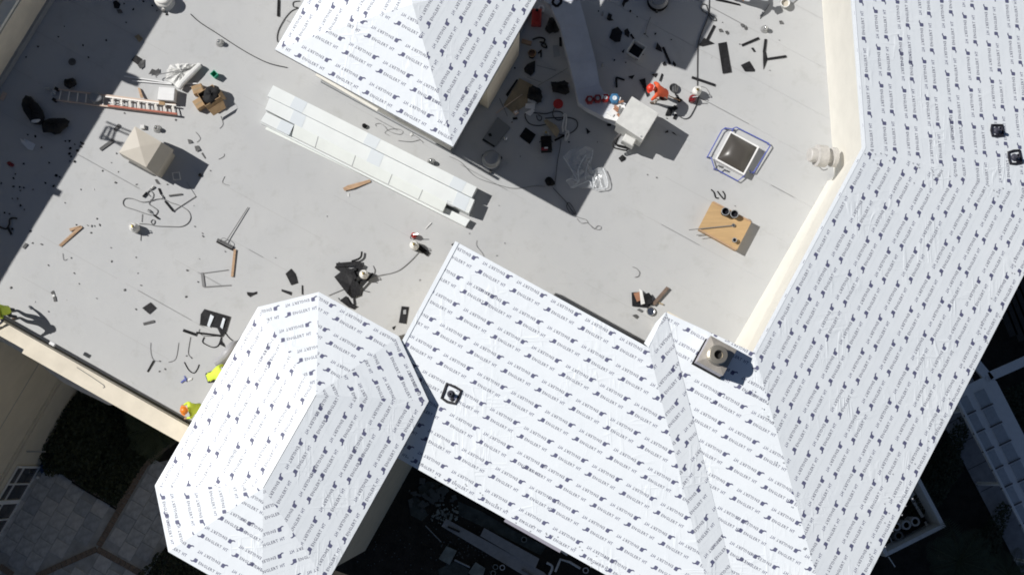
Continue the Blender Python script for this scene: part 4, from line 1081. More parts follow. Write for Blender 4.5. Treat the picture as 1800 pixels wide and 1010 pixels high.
scrap([(603, 331), (612, 326), (650, 316), (652, 320), (622, 332), (606, 336)], 'piece of split timber below the panel stack', M_WOOD, z=.03, h=.05, cat='timber', name='timber_stick')
scrap([(611, 339), (614, 340), (614, 346), (611, 345)], 'white paper scrap under the split timber', M_RAGW, name='paper_scrap')
# pile by the gas bottle
def offcut_pile():
    scrap([(588, 487), (606, 473), (624, 482), (634, 508), (633, 519), (619, 525), (611, 517)], 'biggest black folded sheet in the pile by the middle gas bottle', h=.16, z=.05)
    scrap([(606, 472), (621, 474), (629, 490), (622, 494), (612, 484)], 'shiny black flap on top of the biggest folded sheet', h=.12, z=.2)
    bar((591, 466), (634, 462), .15, 'wide black strip at the top of the pile by the middle gas bottle', M_BLACK, .1)
    bar((592, 465), (604, 474), .25, 'black end of the top strip in the pile', M_BLACK, .06)
    bar((635, 463), (622, 487), .20, 'black strip slanting down from the top of the pile', M_BLACK, .14)
    bar((606, 478), (626, 472), .10, 'short black strip between the folded sheet and the slanting strip', M_BLACK, .22)
    o = MB().tube(curve_pts(PL([(618, 459), (630, 455), (635, 450), (636, 442)], .12), 4), .035, 6).build('curled_strip', M_BLACK); tag(o, 'curled black strip rising from the top of the pile', 'strip')
    bar((632, 507), (656, 480), .08, 'long narrow black bar leaning beside the middle gas bottle', M_BLACK, .12)
    bar((630, 497), (642, 491), .10, 'short black chip under the leaning bar', M_BLACK, .03)
    bar((622, 524), (623, 535), .06, 'short black tail below the biggest folded sheet', M_BLACK, .03)
    scrap([(597, 528), (609, 520), (619, 533), (628, 538), (623, 544), (613, 540)], 'black offcut with bent flap at the pavilion edge', h=.08)
    o = MB().tube(PL([(635, 520), (637, 510), (650, 513)], .02), .012, 5).build('cut_strip', M_BLACK2); tag(o, 'thin angled black sliver right of the pile', 'strip')
    hose([(657, 482), (659, 475), (656, 467)], 'short curved cord right of the middle gas bottle', 'cord', r=.012, name='cord')
    scrap([(594, 523), (597, 524), (596, 527)], 'tiny black chip left of the offcut with bent flap')
offcut_pile()
scrap([(706, 538), (719, 539), (714, 569), (701, 567)], 'black rectangle with pale smear between pavilion and middle slope')
scrap([(709, 545), (714, 544), (714, 552), (709, 552)], 'pale smear of sealant on the black rectangle', M_GREY, z=.035, h=.004, name='sealant_smear')
scrap([(689, 575), (696, 572), (692, 580)], 'small black triangle by the gap between pavilion and middle slope')
bar((724, 436), (735, 438), .10, 'short black bar at the foot of the gas bottle near the panel stack', M_BLACK2)
bar((735, 433), (753, 447), .16, 'black membrane strip beside the gas bottle near the panel stack', M_BLACK2, .03)
bar((748, 402), (758, 391), .02, 'thin pale stick right of the fire extinguisher', M_WHITE)
scrap([(793, 430), (800, 426), (801, 430), (796, 433)], 'dark folded corner at the top left of the middle slope', M_BLACK2, z=.02)
o = djs.build('dark_strip', M_GREYSTRIP); tag(o, 'dark strip along the foot of the middle slope', 'strip')
# intake hood surroundings
bar((176, 263), (199, 246), .11, 'dark bar lying left of the intake hood', M_GREYSTRIP, .03)
bar((201, 229), (210, 219), .10, 'short dark bar in the ladder frame shadow', M_GREYSTRIP, .03)
o = MB().tube(PL([(303, 304), (315, 303), (317, 315), (305, 316)], .03), .022, 6, closed=True).build('square_frame', M_TANK); tag(o, 'small square metal frame in the intake hood shadow', 'frame')
o = blob('black_plug', P(352, 308, 0), .06, .06, .08, U, M_BLACK2, 'small black knob in the intake hood shadow', 'plug', 3, rough=.05)
for pts, lab in (([(330, 245), (336, 246), (339, 251), (332, 253)], 'grey curled offcut right of the intake hood'), ([(342, 257), (349, 256), (353, 264), (345, 267)], 'second curled offcut right of the intake hood')): scrap(pts, lab, M_GREYSTRIP, h=.05)
for pts, lab in (([(344, 232), (352, 243), (346, 250)], 'bent wire above the curled offcuts'), ([(388, 204), (392, 218), (386, 226)], 'bent wire below the cardboard boxes'), ([(395, 310), (391, 321), (403, 326)], 'L shaped metal clip at the tip of the hood shadow'), ([(384, 280), (393, 275), (394, 270)], 'short curved wire near the hood shadow'), ([(110, 445), (112, 457), (118, 455)], 'small hooked wire below the timber stick')):
    o = MB().tube(curve_pts(PL(pts, .015), 3), .008, 5).build('bent_wire', M_WIRE); tag(o, lab, 'wire')
scrap([(356, 268), (362, 278), (360, 279), (354, 270)], 'dark rod tip at the edge of the hood shadow', M_GREYSTRIP)
scrap([(272, 316), (276, 315), (282, 324), (276, 323)], 'small dark scrap below the corner of the intake hood', M_GREYSTRIP)
# upper left shade
scrap([(199, 4), (205, 1), (212, 8), (209, 16), (201, 15)], 'black crumpled offcut at the top edge in the left shadow', h=.08)
scrap([(205, 18), (213, 17), (217, 24), (209, 25)], 'dark grey offcut below the crumpled one at the top edge', M_GREYSTRIP, h=.05)
scrap([(237, 65), (244, 61), (252, 69), (245, 75)], 'brownish scrap lying in the left shadow near its edge', M_TAN, h=.06)
scrap([(231, 106), (239, 97), (250, 104), (243, 115)], 'black square offcut at the left shadow edge')
scrap([(248, 107), (255, 105), (254, 118), (247, 122), (243, 116)], 'grey folded offcut beside the black square', M_GREYSTRIP, h=.08)
scrap([(262, 132), (268, 122), (274, 124), (280, 121), (282, 128), (275, 134), (268, 131)], 'dark crumpled offcut above the white strips', M_GREYSTRIP, h=.08)
o = MB().lathe(P(127, 109, 0), [(.13, .0), (.13, .03), (.10, .035), (.09, .01), (0, .01)], 16).build('roof_drain', M_GREYSTRIP); tag(o, 'round dark roof drain in the left shadow', 'drain')
scrap([(37, 250), (44, 244), (63, 254), (58, 265), (50, 263)], 'pale translucent board in the left shadow', M_HAZYP, z=.02, name='plastic_board', cat='board')
scrap([(36, 244), (40, 246), (46, 246), (45, 250), (38, 249)], 'white paper scrap above the pale board', M_RAGW, h=.05, name='paper_scrap')
o = blob('work_glove', P(19, 289, 0), .14, .07, .08, Vector((.8, -.4, 0)), M_DKRED, 'dark red work glove in the left shadow', 'glove', 9, rough=.3)
o = MB().tube(curve_pts(PL([(-4, 397), (10, 402), (16, 395), (17, 386), (22, 383), (30, 384)], .05), 4), .03, 5).beam(P(14, 400, .05), P(20, 412, .05), .07, .04).build('black_strap', M_CLOTH); tag(o, 'black strap tangle at the left edge in shadow', 'strap')
bar((2, 176), (9, 163), .16, 'pale slatted board cut by the left edge', M_ORFIB, .03)
bar((41, 436), (47, 428), .10, 'grey sliver on the left shadow edge', M_GREYSTRIP, .02)
# top middle: strip beside the tower, knob
bar((490, 0), (489, 29), .09, 'upright black strip at the top edge left of the tower', M_BLACK2)
o = blob('rubber_plug', P(641, 222, 0), .09, .08, .14, U, M_BLACK2, 'small black cap between the panel stack and the tower', 'cap', 2, rough=.08)
o = blob('rubber_plug', P(705, 215, 0), .14, .08, .2, U, M_BLACK2, 'black cap half hidden beneath the tower eave', 'cap', 4, rough=.08)
scrap([(720, 237), (724, 233), (726, 237), (722, 240)], 'white paper scrap beside the foot of the tower wall', M_RAGW, z=.02, name='paper_scrap')

# ---------------------------------------------------------------- clutter in the tower shadow
def jerry_can():
    c = P(943, 34, 0); t = thing('fuel_can', 'red fuel can in shade against the tower wall', 'fuel can', c); d = Vector((.05, 1, 0)).normalized()
    MB().box(c, (.56, .34, .36), d, bev=.05).build('can_body', M_RED, t)
    MB().beam(c+d*-.12+Z*.42, c+d*.12+Z*.42, .05, .05).build('carry_handle', M_RED, t)
    for s in (-.12, .12): MB().beam(c+d*s+Z*.34, c+d*s+Z*.43, .04, .04, up=d).build('handle_post', M_RED, t)
    MB().lathe(c+d*.2+Z*.36, [(.05, 0), (.05, .07), (0, .075)], 10).build('screw_cap', M_BLACK2, t)
jerry_can()
o = MB().lathe(P(951, 17, .02), [(.12, 0), (.12, .12), (.065, .12), (.065, .01)], 18).build('tape_roll', M_WHITE); tag(o, 'white roll of tape beside the red fuel can', 'tape roll')
duffel(971, 48, .55, .36, .3, 1.2, 'black bag with pale clips between the fuel can and the duct', 21)
duffel(985, 156, .62, .36, .3, -.2, 'black bag on the floor beside the duct bend', 22)
duffel(940, 168, .52, .44, .34, .9, 'black rucksack on the brown board', 23)
scrap([(885, 185), (913, 138), (938, 150), (925, 185), (903, 200)], 'brown hardboard sheet under the black rucksack', M_TAN, z=.01, h=.01, name='hardboard_sheet', cat='board')
scrap([(889, 167), (908, 140), (911, 141), (892, 171)], 'narrow black edge strip on the brown hardboard sheet', M_BLACK2, z=.03)
def bucket(x, y, r, h, label, m, inside, rim=None):
    c = P(x, y, 0); t = thing('bucket', label, 'bucket', c)
    MB().lathe(c, [(r*.85, 0), (r, h), (r*.93, h), (r*.8, .02), (0, .02)], 22).build('bucket_body', m, t)
    MB().lathe(c, [(r*.84, h*.5), (r*.86, h*.55), (0, h*.55)], 22).build('contents', inside, t)
    rg = [c+Vector((math.cos(k*.3142), math.sin(k*.3142), 0))*r+Z*h for k in range(20)]
    MB().tube(rg, .016, 5, closed=True).build('rim', rim or m, t)
    MB().tube(curve_pts([c+Vector((r, 0, h*.9)), c+Vector((r*1.2, r*.7, h*.6)), c+Vector((0, r*1.3, h*.5)), c+Vector((-r*1.1, r*.6, h*.6)), c+Vector((-r, 0, h*.9))]), .008, 4).build('bail_handle', M_WIRE, t)
bucket(935, 98, .13, .3, 'bucket with orange rim in the tower shadow', M_BLACK2, M_RUSTY, M_CARD)
scrap([(921, 122), (927, 114), (941, 108), (940, 127), (933, 135), (922, 128)], 'black crumpled tarp below the orange rimmed bucket', M_CLOTH, h=.14)
scrap([(971, 84), (981, 83), (984, 102), (973, 105)], 'grey steel toolbox lid left of the duct', M_GREY, z=.25, h=.01, name='steel_toolbox', cat='toolbox')
bar((917, 72), (934, 77), .14, 'pinkish timber block near the tower wall in shade', M_WOOD, .06, .08)
o = MB().tube(curve_pts(PL([(936, 70), (948, 66), (958, 70), (952, 80), (961, 84), (957, 76), (948, 74)], .05), 4), .03, 5).build('black_strap', M_CLOTH); tag(o, 'tangled black strap near the tower wall', 'strap')
o = MB().beam(P(946, 94, .04), P(952, 88, .04), .05, .03).beam(P(951, 88, .05), P(951, 101, .05), .05, .03).build('angle_tool', M_BLACK2); tag(o, 'black angled tool right of the orange rimmed bucket', 'tool')
scrap([(983, 66), (987, 66), (988, 83), (983, 82)], 'dark blue offcut touching the duct side', M_BLACK2)
for a, b, lab in (((872, 199), (918, 166), 'long pale stick slanting over the brown board'), ((878, 173), (892, 204), 'thin grey stick crossing the long pale one'), ((945, 151), (998, 120), 'thin dark rod slanting towards the duct'), ((943, 115), (978, 124), 'thin black rod below the orange rimmed bucket'), ((926, 136), (952, 145), 'thin black rod above the rucksack')):
    o = MB().tube(PL([a, b], .10), .016 if 'long' in lab else .010, 5).build('stick', M_ORFIB if 'pale stick' in lab else M_WIRE); tag(o, lab, 'stick')
scrap([(924, 183), (941, 181), (940, 193), (923, 191)], 'white paper sheet, the upper of two beside the rucksack', M_WHITE, z=.05, h=.03, name='paper_sheet', cat='paper')
scrap([(922, 199), (936, 192), (940, 196), (932, 205)], 'white paper sheet, the lower of two beside the rucksack', M_WHITE, z=.05, h=.03, name='paper_sheet', cat='paper')
scrap([(928, 174), (938, 180), (951, 178), (951, 181), (938, 184), (927, 179)], 'white cloth strip under the rucksack', M_RAGW, z=.1, h=.06, name='cloth_strip')
carton('paper_cup', 907, 199, .16, .14, .18, .6, 'small pale box on the floor left of the papers', M_ORFIB, 0, M_WHITE)
scrap([(901, 207), (909, 206), (910, 210), (902, 211)], 'small black offcut under the pale box', M_BLACK2)
o = MB().slab([P(849, 243, .06), P(875, 206, .06), P(897, 224, .06), P(871, 257, .06)], .05).build('grey_board', mat('grey_board', (.20, .21, .22), .6)); tag(o, 'dark grey board lying left of the black square mat', 'board')
scrap([(858, 236), (863, 235), (865, 240), (860, 241)], 'black chip on the dark grey board', M_BLACK2, z=.07)
bar((849, 244), (870, 257), .10, 'black front edge strip of the dark grey board', M_BLACK2, .03)
o = MB().lathe(P(889, 246, 0), [(.06, 0), (.06, .2), (.03, .22), (.02, .3), (0, .3)], 12).build('spray_can', M_STEEL); tag(o, 'small steel spray can right of the dark grey board', 'can')
scrap([(913, 240), (924, 224), (942, 237), (931, 254)], 'black square mat in the tower shadow', M_BLACK2)
o = MB().lathe(P(981, 183, 0), [(.17, 0), (.17, .05), (.15, .06), (0, .055)], 24).build('red_disc', M_RED); tag(o, 'round red bucket lid in the tower shadow', 'lid')
hose([(963, 218), (945, 221), (930, 217), (923, 205), (926, 198), (945, 199), (960, 200), (975, 196), (988, 198), (990, 208), (980, 211), (972, 203), (973, 194), (978, 180)], 'black hose coil left of the red lid', r=.020)
hose([(958, 208), (975, 207), (1000, 207), (1013, 212), (1015, 222), (1008, 231), (994, 237), (982, 236)], 'black hose coil right of the tool bag', r=.020)
hose([(943, 203), (945, 210), (950, 212), (952, 206), (946, 202)], 'small tight curl of black hose by the papers', r=.016)
o = MB().tube(curve_pts(PL([(990, 232), (989, 222), (992, 206), (990, 202), (995, 202), (995, 215), (994, 228), (999, 231), (999, 238), (994, 247), (994, 238), (997, 230)], .05), 4), .030, 6).build('white_webbing', M_RAGW); tag(o, 'looped white webbing strap beside the hose coil', 'strap')
def tool_bag():
    c = P(960, 256, 0); t = thing('tool_case', 'black tool case with red panel standing in the tower shadow', 'tool case', c); d = Vector((1, .05, 0))
    MB().box(c, (.36, .5, .42), d, bev=.03).build('case_body', M_BLACK2, t)
    MB().box(P(957, 262, .40), (.22, .10, .04), d).build('red_panel', M_DKRED, t)
    MB().box(P(960, 260, .44), (.12, .05, .02), d).build('pale_label', M_WHITE, t)
    MB().tube(curve_pts([P(948, 250, .42), P(955, 246, .52), P(966, 246, .52), P(972, 250, .42)]), .016, 5).build('carry_handle', M_BLACK2, t)
tool_bag()
gas_bottle(959, 238, 'grey gas bottle behind the black tool case in the tower shadow', mat('grey_tank_paint', (.40, .41, .40), .4), .11, .4)
scrap([(955, 214), (961, 211), (978, 222), (984, 232), (978, 244), (968, 232)], 'brown board propped behind the grey gas bottle', M_TAN, z=.1, h=.10, name='hardboard_sheet', cat='board')
bar((975, 247), (992, 238), .07, 'black bar right of the tool case', M_BLACK2, .05)
blob('black_reel', P(966, 320, 0), .17, .15, .18, U, M_BLACK2, 'black cable reel near the tip of the tower shadow', 'cable reel', 5, rough=.16)
scrap([(1030, 225), (1038, 232), (1032, 236)], 'black triangular offcut left of the air handling unit')
scrap([(1066, 218), (1075, 217), (1074, 222), (1068, 222)], 'black chip under the side of the duct')
# film
def film():
    rnd = random.Random(4); mb = MB(); out = [(990, 275), (1000, 266), (1015, 260), (1030, 258), (1042, 263), (1042, 276), (1037, 290), (1044, 305), (1056, 306), (1062, 294), (1068, 312), (1067, 330), (1046, 333), (1020, 331), (1003, 330), (994, 318), (1000, 313), (1014, 316), (1005, 300), (996, 285)]
    q = PL(out, 0); ctr = P(1030, 300, 0); k = len(q); vs = [ctr+Z*.12]; fs = []; rings = 7
    for r in range(1, rings+1):
        for i, p in enumerate(q):
            w = ctr.lerp(p, r/rings); vs.append(Vector((w.x, w.y, .02+.20*abs(math.sin(i*1.9+r*.7))*(1-.5*r/rings)+rnd.random()*.05)))
    for i in range(k): fs.append([0, 1+i, 1+(i+1) % k])
    for r in range(1, rings):
        a, b = 1+(r-1)*k, 1+r*k
        for i in range(k): fs.append([a+i, b+i, b+(i+1) % k, a+(i+1) % k])
    t = thing('plastic_film', 'clear crumpled plastic film lying at the tower shadow edge', 'plastic film', P(1030, 300, 0))
    mb.add(vs, fs); mb.build('film_sheet', M_CLEAR, t)
    m = mat('bright_film_fold', (.85, .88, .9), .2, alpha=.6)
    for pts in ([(990, 275), (1000, 290), (1010, 308), (1017, 320)], [(1042, 264), (1040, 278), (1032, 292), (1029, 316)], [(1018, 320), (1016, 300), (1022, 285), (1030, 272)], [(1005, 330), (1020, 324), (1036, 318), (1040, 329)], [(1042, 331), (1046, 318), (1052, 310), (1058, 330)], [(1060, 296), (1066, 310), (1067, 329), (1045, 333)], [(1048, 330), (1044, 322), (1042, 312)], [(994, 318), (1004, 314), (1016, 321), (1002, 330)]):
        w = curve_pts(PL(pts, .17), 4); MB().tube(w, [.008+.016*abs(math.sin(k*1.3)) for k in range(len(w))], 5).build('film_fold', m, t)
film()
# things on the duct end
def squat_can(x, y, r, m, label, cap):
    c = P(x, y, .955); t = thing('adhesive_can', label, 'can', c)
    MB().lathe(c, [(r*.95, 0), (r, .02), (r, .15), (r*.8, .18), (r*.4, .19)], 6).build('can_body', m, t)
    MB().lathe(c, [(r*.42, .185), (r*.42, .21), (r*.3, .215), (0, .2)], 14).build('screw_cap', cap, t)
squat_can(1036, 177, .155, M_DKRED, 'leftmost of three dark red cans on the duct end', M_GREY)
squat_can(1050, 175, .155, M_DKRED, 'middle one of three dark red cans on the duct end', M_GREY)
squat_can(1064, 174, .15, M_RED, 'rightmost and brightest of three red cans on the duct end', M_WHITE)
squat_can(1080, 175, .19, M_BLUE, 'blue can beside the three red ones on the duct end', M_TAPE)
bar((1058, 174), (1060, 167), .06, 'short pale stick between the red cans', M_WHITE, 1.14)
bar((1089, 177), (1091, 171), .03, 'thin white stick behind the blue can', M_WHITE, 1.1)
def white_tray():
    t = thing('white_tray', 'white tray of scrap between the duct end and the air handling unit', 'tray', P(1078, 205, .95))
    MB().slab(PL([(1061, 207), (1079, 187), (1096, 181), (1100, 190), (1083, 213)], 1.10), .10).build('tray_body', M_WHITE, t)
    MB().slab(PL([(1064, 198), (1069, 195), (1080, 201), (1077, 205)], 1.15), .04).build('white_block', M_WHITE, t)
    for k, (a, b) in enumerate((((1080, 186), (1088, 192)), ((1079, 190), (1086, 196)), ((1088, 180), (1096, 178)), ((1085, 200), (1090, 206)), ((1090, 186), (1088, 205)))):
        MB().beam(P(*a, 1.16+.02*k), P(*b, 1.18), .07, .06).build('copper_scrap', M_RUSTY if k < 4 else M_WIRE, t)
white_tray()
scrap([(1053, 193), (1060, 190), (1066, 194), (1058, 196)], 'bluish film scrap on the duct end', M_HAZYP, z=.96, name='film_scrap')
# open bin in shade
def bin_():
    c = P(1117, 92, 0); t = thing('open_bin', 'white open topped bin in the tower shadow', 'bin', c); d = Vector((.84, -.54, 0)); e = Z.cross(d); h = .38; s = .27
    ring = lambda k, z: [c+d*a*k+e*b*k+Z*z for a, b in ((-1, -1), (1, -1), (1, 1), (-1, 1))]
    vs = ring(s*.8, 0)+ring(s, h)+ring(s*.86, h)+ring(s*.7, .03)
    MB().add(vs, [[3, 2, 1, 0]]+[[k*4+i, k*4+(i+1) % 4, k*4+4+(i+1) % 4, k*4+4+i] for k in range(3) for i in range(4)]).build('bin_wall', M_UNIT, t)
    MB().add(ring(s*.74, .1), [[0, 1, 2, 3]]).build('bin_floor', M_DARK, t)
bin_()
for pts, lab in (([(1071, 67), (1076, 52), (1086, 48), (1094, 57), (1090, 74), (1081, 75)], 'crumpled black bag in shade above the open bin'),
                 ([(1097, 54), (1103, 50), (1107, 58), (1105, 67), (1098, 62)], 'black offcut right of the crumpled bag'),
                 ([(1107, 62), (1110, 60), (1118, 72), (1115, 74)], 'black sliver pointing at the open bin'),
                 ([(1066, 34), (1070, 23), (1076, 27), (1074, 33), (1079, 36), (1070, 37)], 'black bent offcut in shade near the duct'),
                 ([(1093, 8), (1098, -4), (1106, 2), (1099, 6), (1096, 14)], 'black bent offcut at the top edge in shade'),
                 ([(1092, 92), (1098, 86), (1096, 94)], 'black triangle left of the open bin'),
                 ([(1104, 135), (1116, 132), (1111, 140)], 'black fan shaped offcut below the open bin, the left of two'),
                 ([(1145, 131), (1156, 129), (1152, 137)], 'black fan shaped offcut at the tower shadow edge'),
                 ([(1123, 141), (1134, 138), (1136, 151), (1141, 167), (1137, 171), (1131, 155)], 'long black forked offcut beside the orange worker'),
                 ([(1158, 142), (1163, 129), (1166, 132), (1161, 144)], 'black strip just above the orange worker'),
                 ([(1152, 87), (1155, 75), (1162, 84), (1164, 92)], 'black offcut at the top of the bent shadow strip'),
                 ([(1163, 84), (1167, 83), (1180, 112), (1176, 114)], 'long black strip in shade pointing to the orange worker'),
                 ([(1164, 112), (1169, 108), (1171, 115), (1166, 116)], 'black chip left of the shadow notch'),
                 ([(1183, 107), (1189, 114), (1186, 118), (1182, 113)], 'black chip right of the shadow notch'),
                 ([(1228, 80), (1237, 67), (1256, 77), (1234, 82)], 'black triangular offcut on the shadow edge at upper right'),
                 ([(1262, 77), (1277, 74), (1285, 127), (1270, 130)], 'long black rectangular strip at the upper right'),
                 ([(1302, 115), (1317, 108), (1327, 123), (1326, 126), (1309, 126)], 'black four sided offcut right of the long rectangular strip'),
                 ([(1341, 90), (1346, 92), (1349, 105), (1345, 115), (1342, 123), (1341, 108)], 'ragged black offcut at the far upper right'),
                 ([(1320, 85), (1324, 84), (1328, 91), (1325, 92)], 'small black chip near the upright strip at upper right'),
                 ([(1170, 200), (1175, 188), (1182, 190), (1180, 204), (1169, 204)], 'black offcut in the shadow of the orange worker, lower left one'),
                 ([(1176, 192), (1186, 185), (1192, 191), (1180, 199)], 'black offcut in the shadow of the orange worker, upper right one'),
                 ([(1182, 209), (1187, 200), (1191, 203), (1187, 211)], 'small black offcut below the shadow of the orange worker'),
                 ([(1169, 232), (1174, 229), (1175, 233), (1169, 234)], 'left of two black chips in the air handling unit shadow'),
                 ([(1180, 232), (1184, 233), (1190, 239), (1184, 236)], 'right of two black chips in the air handling unit shadow'),
                 ([(1087, 278), (1094, 272), (1100, 277), (1099, 281), (1092, 285)], 'black square chip below the pipes of the air handling unit')):
    scrap(pts, lab, h=.04)
for a, b, w, lab in (((1256, 45), (1243, 70), .09, 'narrow black bar above the triangular offcut at upper right'), ((1304, 80), (1334, 67), .08, 'narrow black bar slanting up at the far upper right'), ((1346, 69), (1343, 92), .09, 'upright black strip at the far upper right'), ((1349, 104), (1382, 99), .08, 'narrow black bar pointing right at the far upper right'), ((1216, 136), (1257, 150), .09, 'narrow black bar behind the white gas bottle on the right'), ((1083, 137), (1084, 154), .07, 'black bent strip in shade, upright half'), ((1083, 136), (1098, 141), .06, 'black bent strip in shade, flat half'), ((1336, 33), (1353, 7), .015, 'thin dark rod near the top right corner')):
    bar(a, b, w, lab)
for x, y, lab in ((1266, 54, 'upper left brown chip above the long rectangular strip'), (1277, 58, 'lower right brown chip above the long rectangular strip'), (1304, 45, 'small dark chip left of the domed vent at upper right'), (1310, 50, 'round dark chip left of the domed vent at upper right'), (1372, 40, 'tiny curled chip right of the domed vent at upper right')):
    scrap([(x-3, y-2), (x+2, y-3), (x+4, y+2), (x-1, y+3)], lab, M_GREYSTRIP, h=.06)
o = MB().tube(PL([(1223, 134), (1228, 138), (1225, 143), (1221, 139)], .02), .006, 5).build('wire_loop', M_WIRE); tag(o, 'tiny wire loop behind the white gas bottle on the right', 'wire')
# dark pan and rake
def pan():
    c = P(1184, 156, 0); t = thing('mixing_pan', 'round dark wire basket lid beside the orange worker', 'basket', c)
    MB().lathe(c, [(.13, 0), (.16, .12), (.145, .12), (.12, .02), (0, .02)], 20).build('pan_body', M_GREYSTRIP, t)
    for k in (-.06, 0, .06): MB().beam(c+Vector((k, -.13, .125)), c+Vector((k, .13, .125)), .012, .012).build('cross_wire', M_METAL, t)
    MB().beam(P(1187, 165, .08), P(1195, 178, .04), .05, .03).build('pan_handle', M_BLACK2, t)
pan()
def rake():
    t = thing('long_handled_tool', 'wooden handled tool held by the orange worker', 'tool', P(1180, 172, 0))
    MB().tube([P(1163, 163, .75), P(1195, 177, .05)], .022, 6).build('handle', M_WOOD, t)
    MB().beam(P(1192, 179, .03), P(1198, 175, .03), .09, .05).build('tool_head', M_BLACK2, t)
rake()
# can and stick top right
bucket(1378, 9, .15, .25, 'pale round bucket at the top right corner of the flat roof', M_TANK, M_HOOD, M_WHITE)
bar((1392, -6), (1399, 1), .3, 'grey board cut by the top edge at the right', M_GREY, .03)
# clips between skylight and plywood table
for pts, lab in (([(1250, 333), (1255, 338), (1258, 347), (1263, 348)], 'left of two bent black clips below the skylight'), ([(1261, 336), (1267, 344), (1273, 350), (1274, 342), (1270, 336)], 'right of two bent black clips below the skylight')):
    o = MB().tube(curve_pts(PL(pts, .02), 4), .022, 5).build('bent_clip', M_BLACK2); tag(o, lab, 'clip')
def ply_box():
    h = .42; q = PL([(1252, 354), (1321, 390), (1295, 440), (1227, 402)], h); c = sum(q, Vector())/4
    t = thing('plywood_crate', 'square plywood topped crate with buckets standing on it', 'crate', Vector((c.x, c.y, 0)))
    MB().slab(q, .05).build('top_board', M_PLY, t)
    inn = [c+(p-c)*.96 for p in q]
    MB().prism([Vector((p.x, p.y, 0)) for p in inn], .0, h-.052).build('side_board', M_PLY, t)
    for i in (0, 2): a, b = q[i], q[(i+1) % 4]; MB().beam(a.lerp(b, .02)+Z*.0, a.lerp(b, .98), .05, .08).build('edge_batten', M_WOOD, t)
ply_box()
def crate_bucket(x, y, r, hh, label, seed):
    z = .425; c = P(x, y, z); t = thing('bucket', label, 'bucket', c)
    MB().lathe(c, [(r*.85, 0), (r, hh), (r*.92, hh), (r*.8, .02), (0, .02)], 20).build('bucket_body', M_BLACK2, t)
    MB().lathe(c, [(r*.86, hh*.5), (0, hh*.52)], 20).build('tar_filling', M_MASTIC, t)
    MB().tube([c+Vector((math.cos(k*.35), math.sin(k*.35), 0))*r+Z*hh for k in range(18)], .014, 5, closed=True).build('rim', M_GREY, t)
crate_bucket(1273, 374, .13, .3, 'left black bucket on the plywood crate', 1)
crate_bucket(1289, 378, .13, .26, 'right black bucket on the plywood crate', 2)
crate_bucket(1290, 423, .07, .16, 'small dark pot near the corner of the plywood crate', 3)
def paddle(a, b, lab):
    t = thing('mixing_paddle', lab, 'paddle', P(*a, .47)); MB().tube([P(*a, .47), P(*b, .47)], .016, 6).build('shaft', M_WIRE, t)
    MB().lathe(P(*a, .46), [(.06, 0), (.06, .03), (.035, .03), (.035, 0)], 12).build('ring_end', M_METAL, t)
paddle((1289, 396), (1211, 404), 'long mixing paddle lying across the plywood crate')
o = MB().tube(PL([(1224, 413), (1240, 411)], .3), .012, 5).build('steel_rod', M_WIRE); tag(o, 'short rod poking out beneath the plywood crate', 'rod')
# pile with hammer near the small gable
scrap([(1110, 514), (1122, 513), (1135, 522), (1147, 534), (1138, 541), (1111, 538)], 'black membrane sheet under the scrap pile above the middle slope', h=.05)
scrap([(1113, 516), (1124, 513), (1126, 528), (1119, 531)], 'copper coloured scrap on the pile above the middle slope', M_RUSTY, z=.08, h=.06, name='copper_scrap')
scrap([(1123, 508), (1128, 512), (1133, 534), (1126, 536)], 'white cloth strip on the pile above the middle slope', M_RAGW, z=.12, h=.06, name='cloth_strip')
scrap([(1131, 518), (1140, 515), (1146, 523), (1144, 535), (1135, 536)], 'black rubber pouch on the pile above the middle slope', M_BLACK2, z=.06, h=.14)
bar((1148, 535), (1174, 505), .12, 'long brown board angled out of the pile above the middle slope', mat('brown_stained_wood', (.17, .12, .09), .7, var=.3), .08, .05)
bar((1156, 531), (1166, 535), .05, 'small brown stick beneath the angled board', M_TAN, .04)
o = MB().lathe(P(1143, 547, 0), [(.14, 0), (.15, .1), (.14, .12), (.12, .11), (0, .11)], 20).build('metal_tin', M_STEEL); tag(o, 'round metal tin below the pile above the middle slope', 'tin')
for pts, lab in (([(1119, 544), (1124, 542), (1130, 546), (1127, 549)], 'dark chip left of the round metal tin'), ([(1111, 554), (1118, 552), (1123, 556), (1118, 560)], 'dark leaf shaped chip below left of the metal tin')): scrap(pts, lab, M_GREYSTRIP, h=.04)

# ---------------------------------------------------------------- countable small chips, alike within each area
def chips(spots, label, group, m=M_BLACK2, lo=2.0, hi=4.2, seed=1):
    rnd = random.Random(seed); shapes = []
    for k in range(6):
        n = rnd.choice((3, 3, 4, 5)); a0 = rnd.uniform(0, 6.3); mb = MB()
        ps = [Vector((math.cos(a0+2*math.pi*i/n)*rnd.uniform(.6, 1), math.sin(a0+2*math.pi*i/n)*rnd.uniform(.5, 1), .2+.5*rnd.random())) for i in range(n)]
        mb.add(ps+[Vector((p.x, p.y, 0)) for p in ps], [list(range(n))]+[[i, n+i, n+(i+1) % n, (i+1) % n] for i in range(n)])
        o = mb.build('chip', m, at=Vector((0, 0, 0))); shapes.append(o.data); bpy.data.objects.remove(o)
    for (x, y) in spots:
        o = bpy.data.objects.new('membrane_chip', rnd.choice(shapes)); s = rnd.uniform(lo, hi)/52
        o.location = P(x, y, .003); o.scale = (s, s*rnd.uniform(.6, 1), .05); o.rotation_euler = (0, 0, rnd.uniform(0, 6.28)); COL.objects.link(o)
        tag(o, label, 'scrap', group)
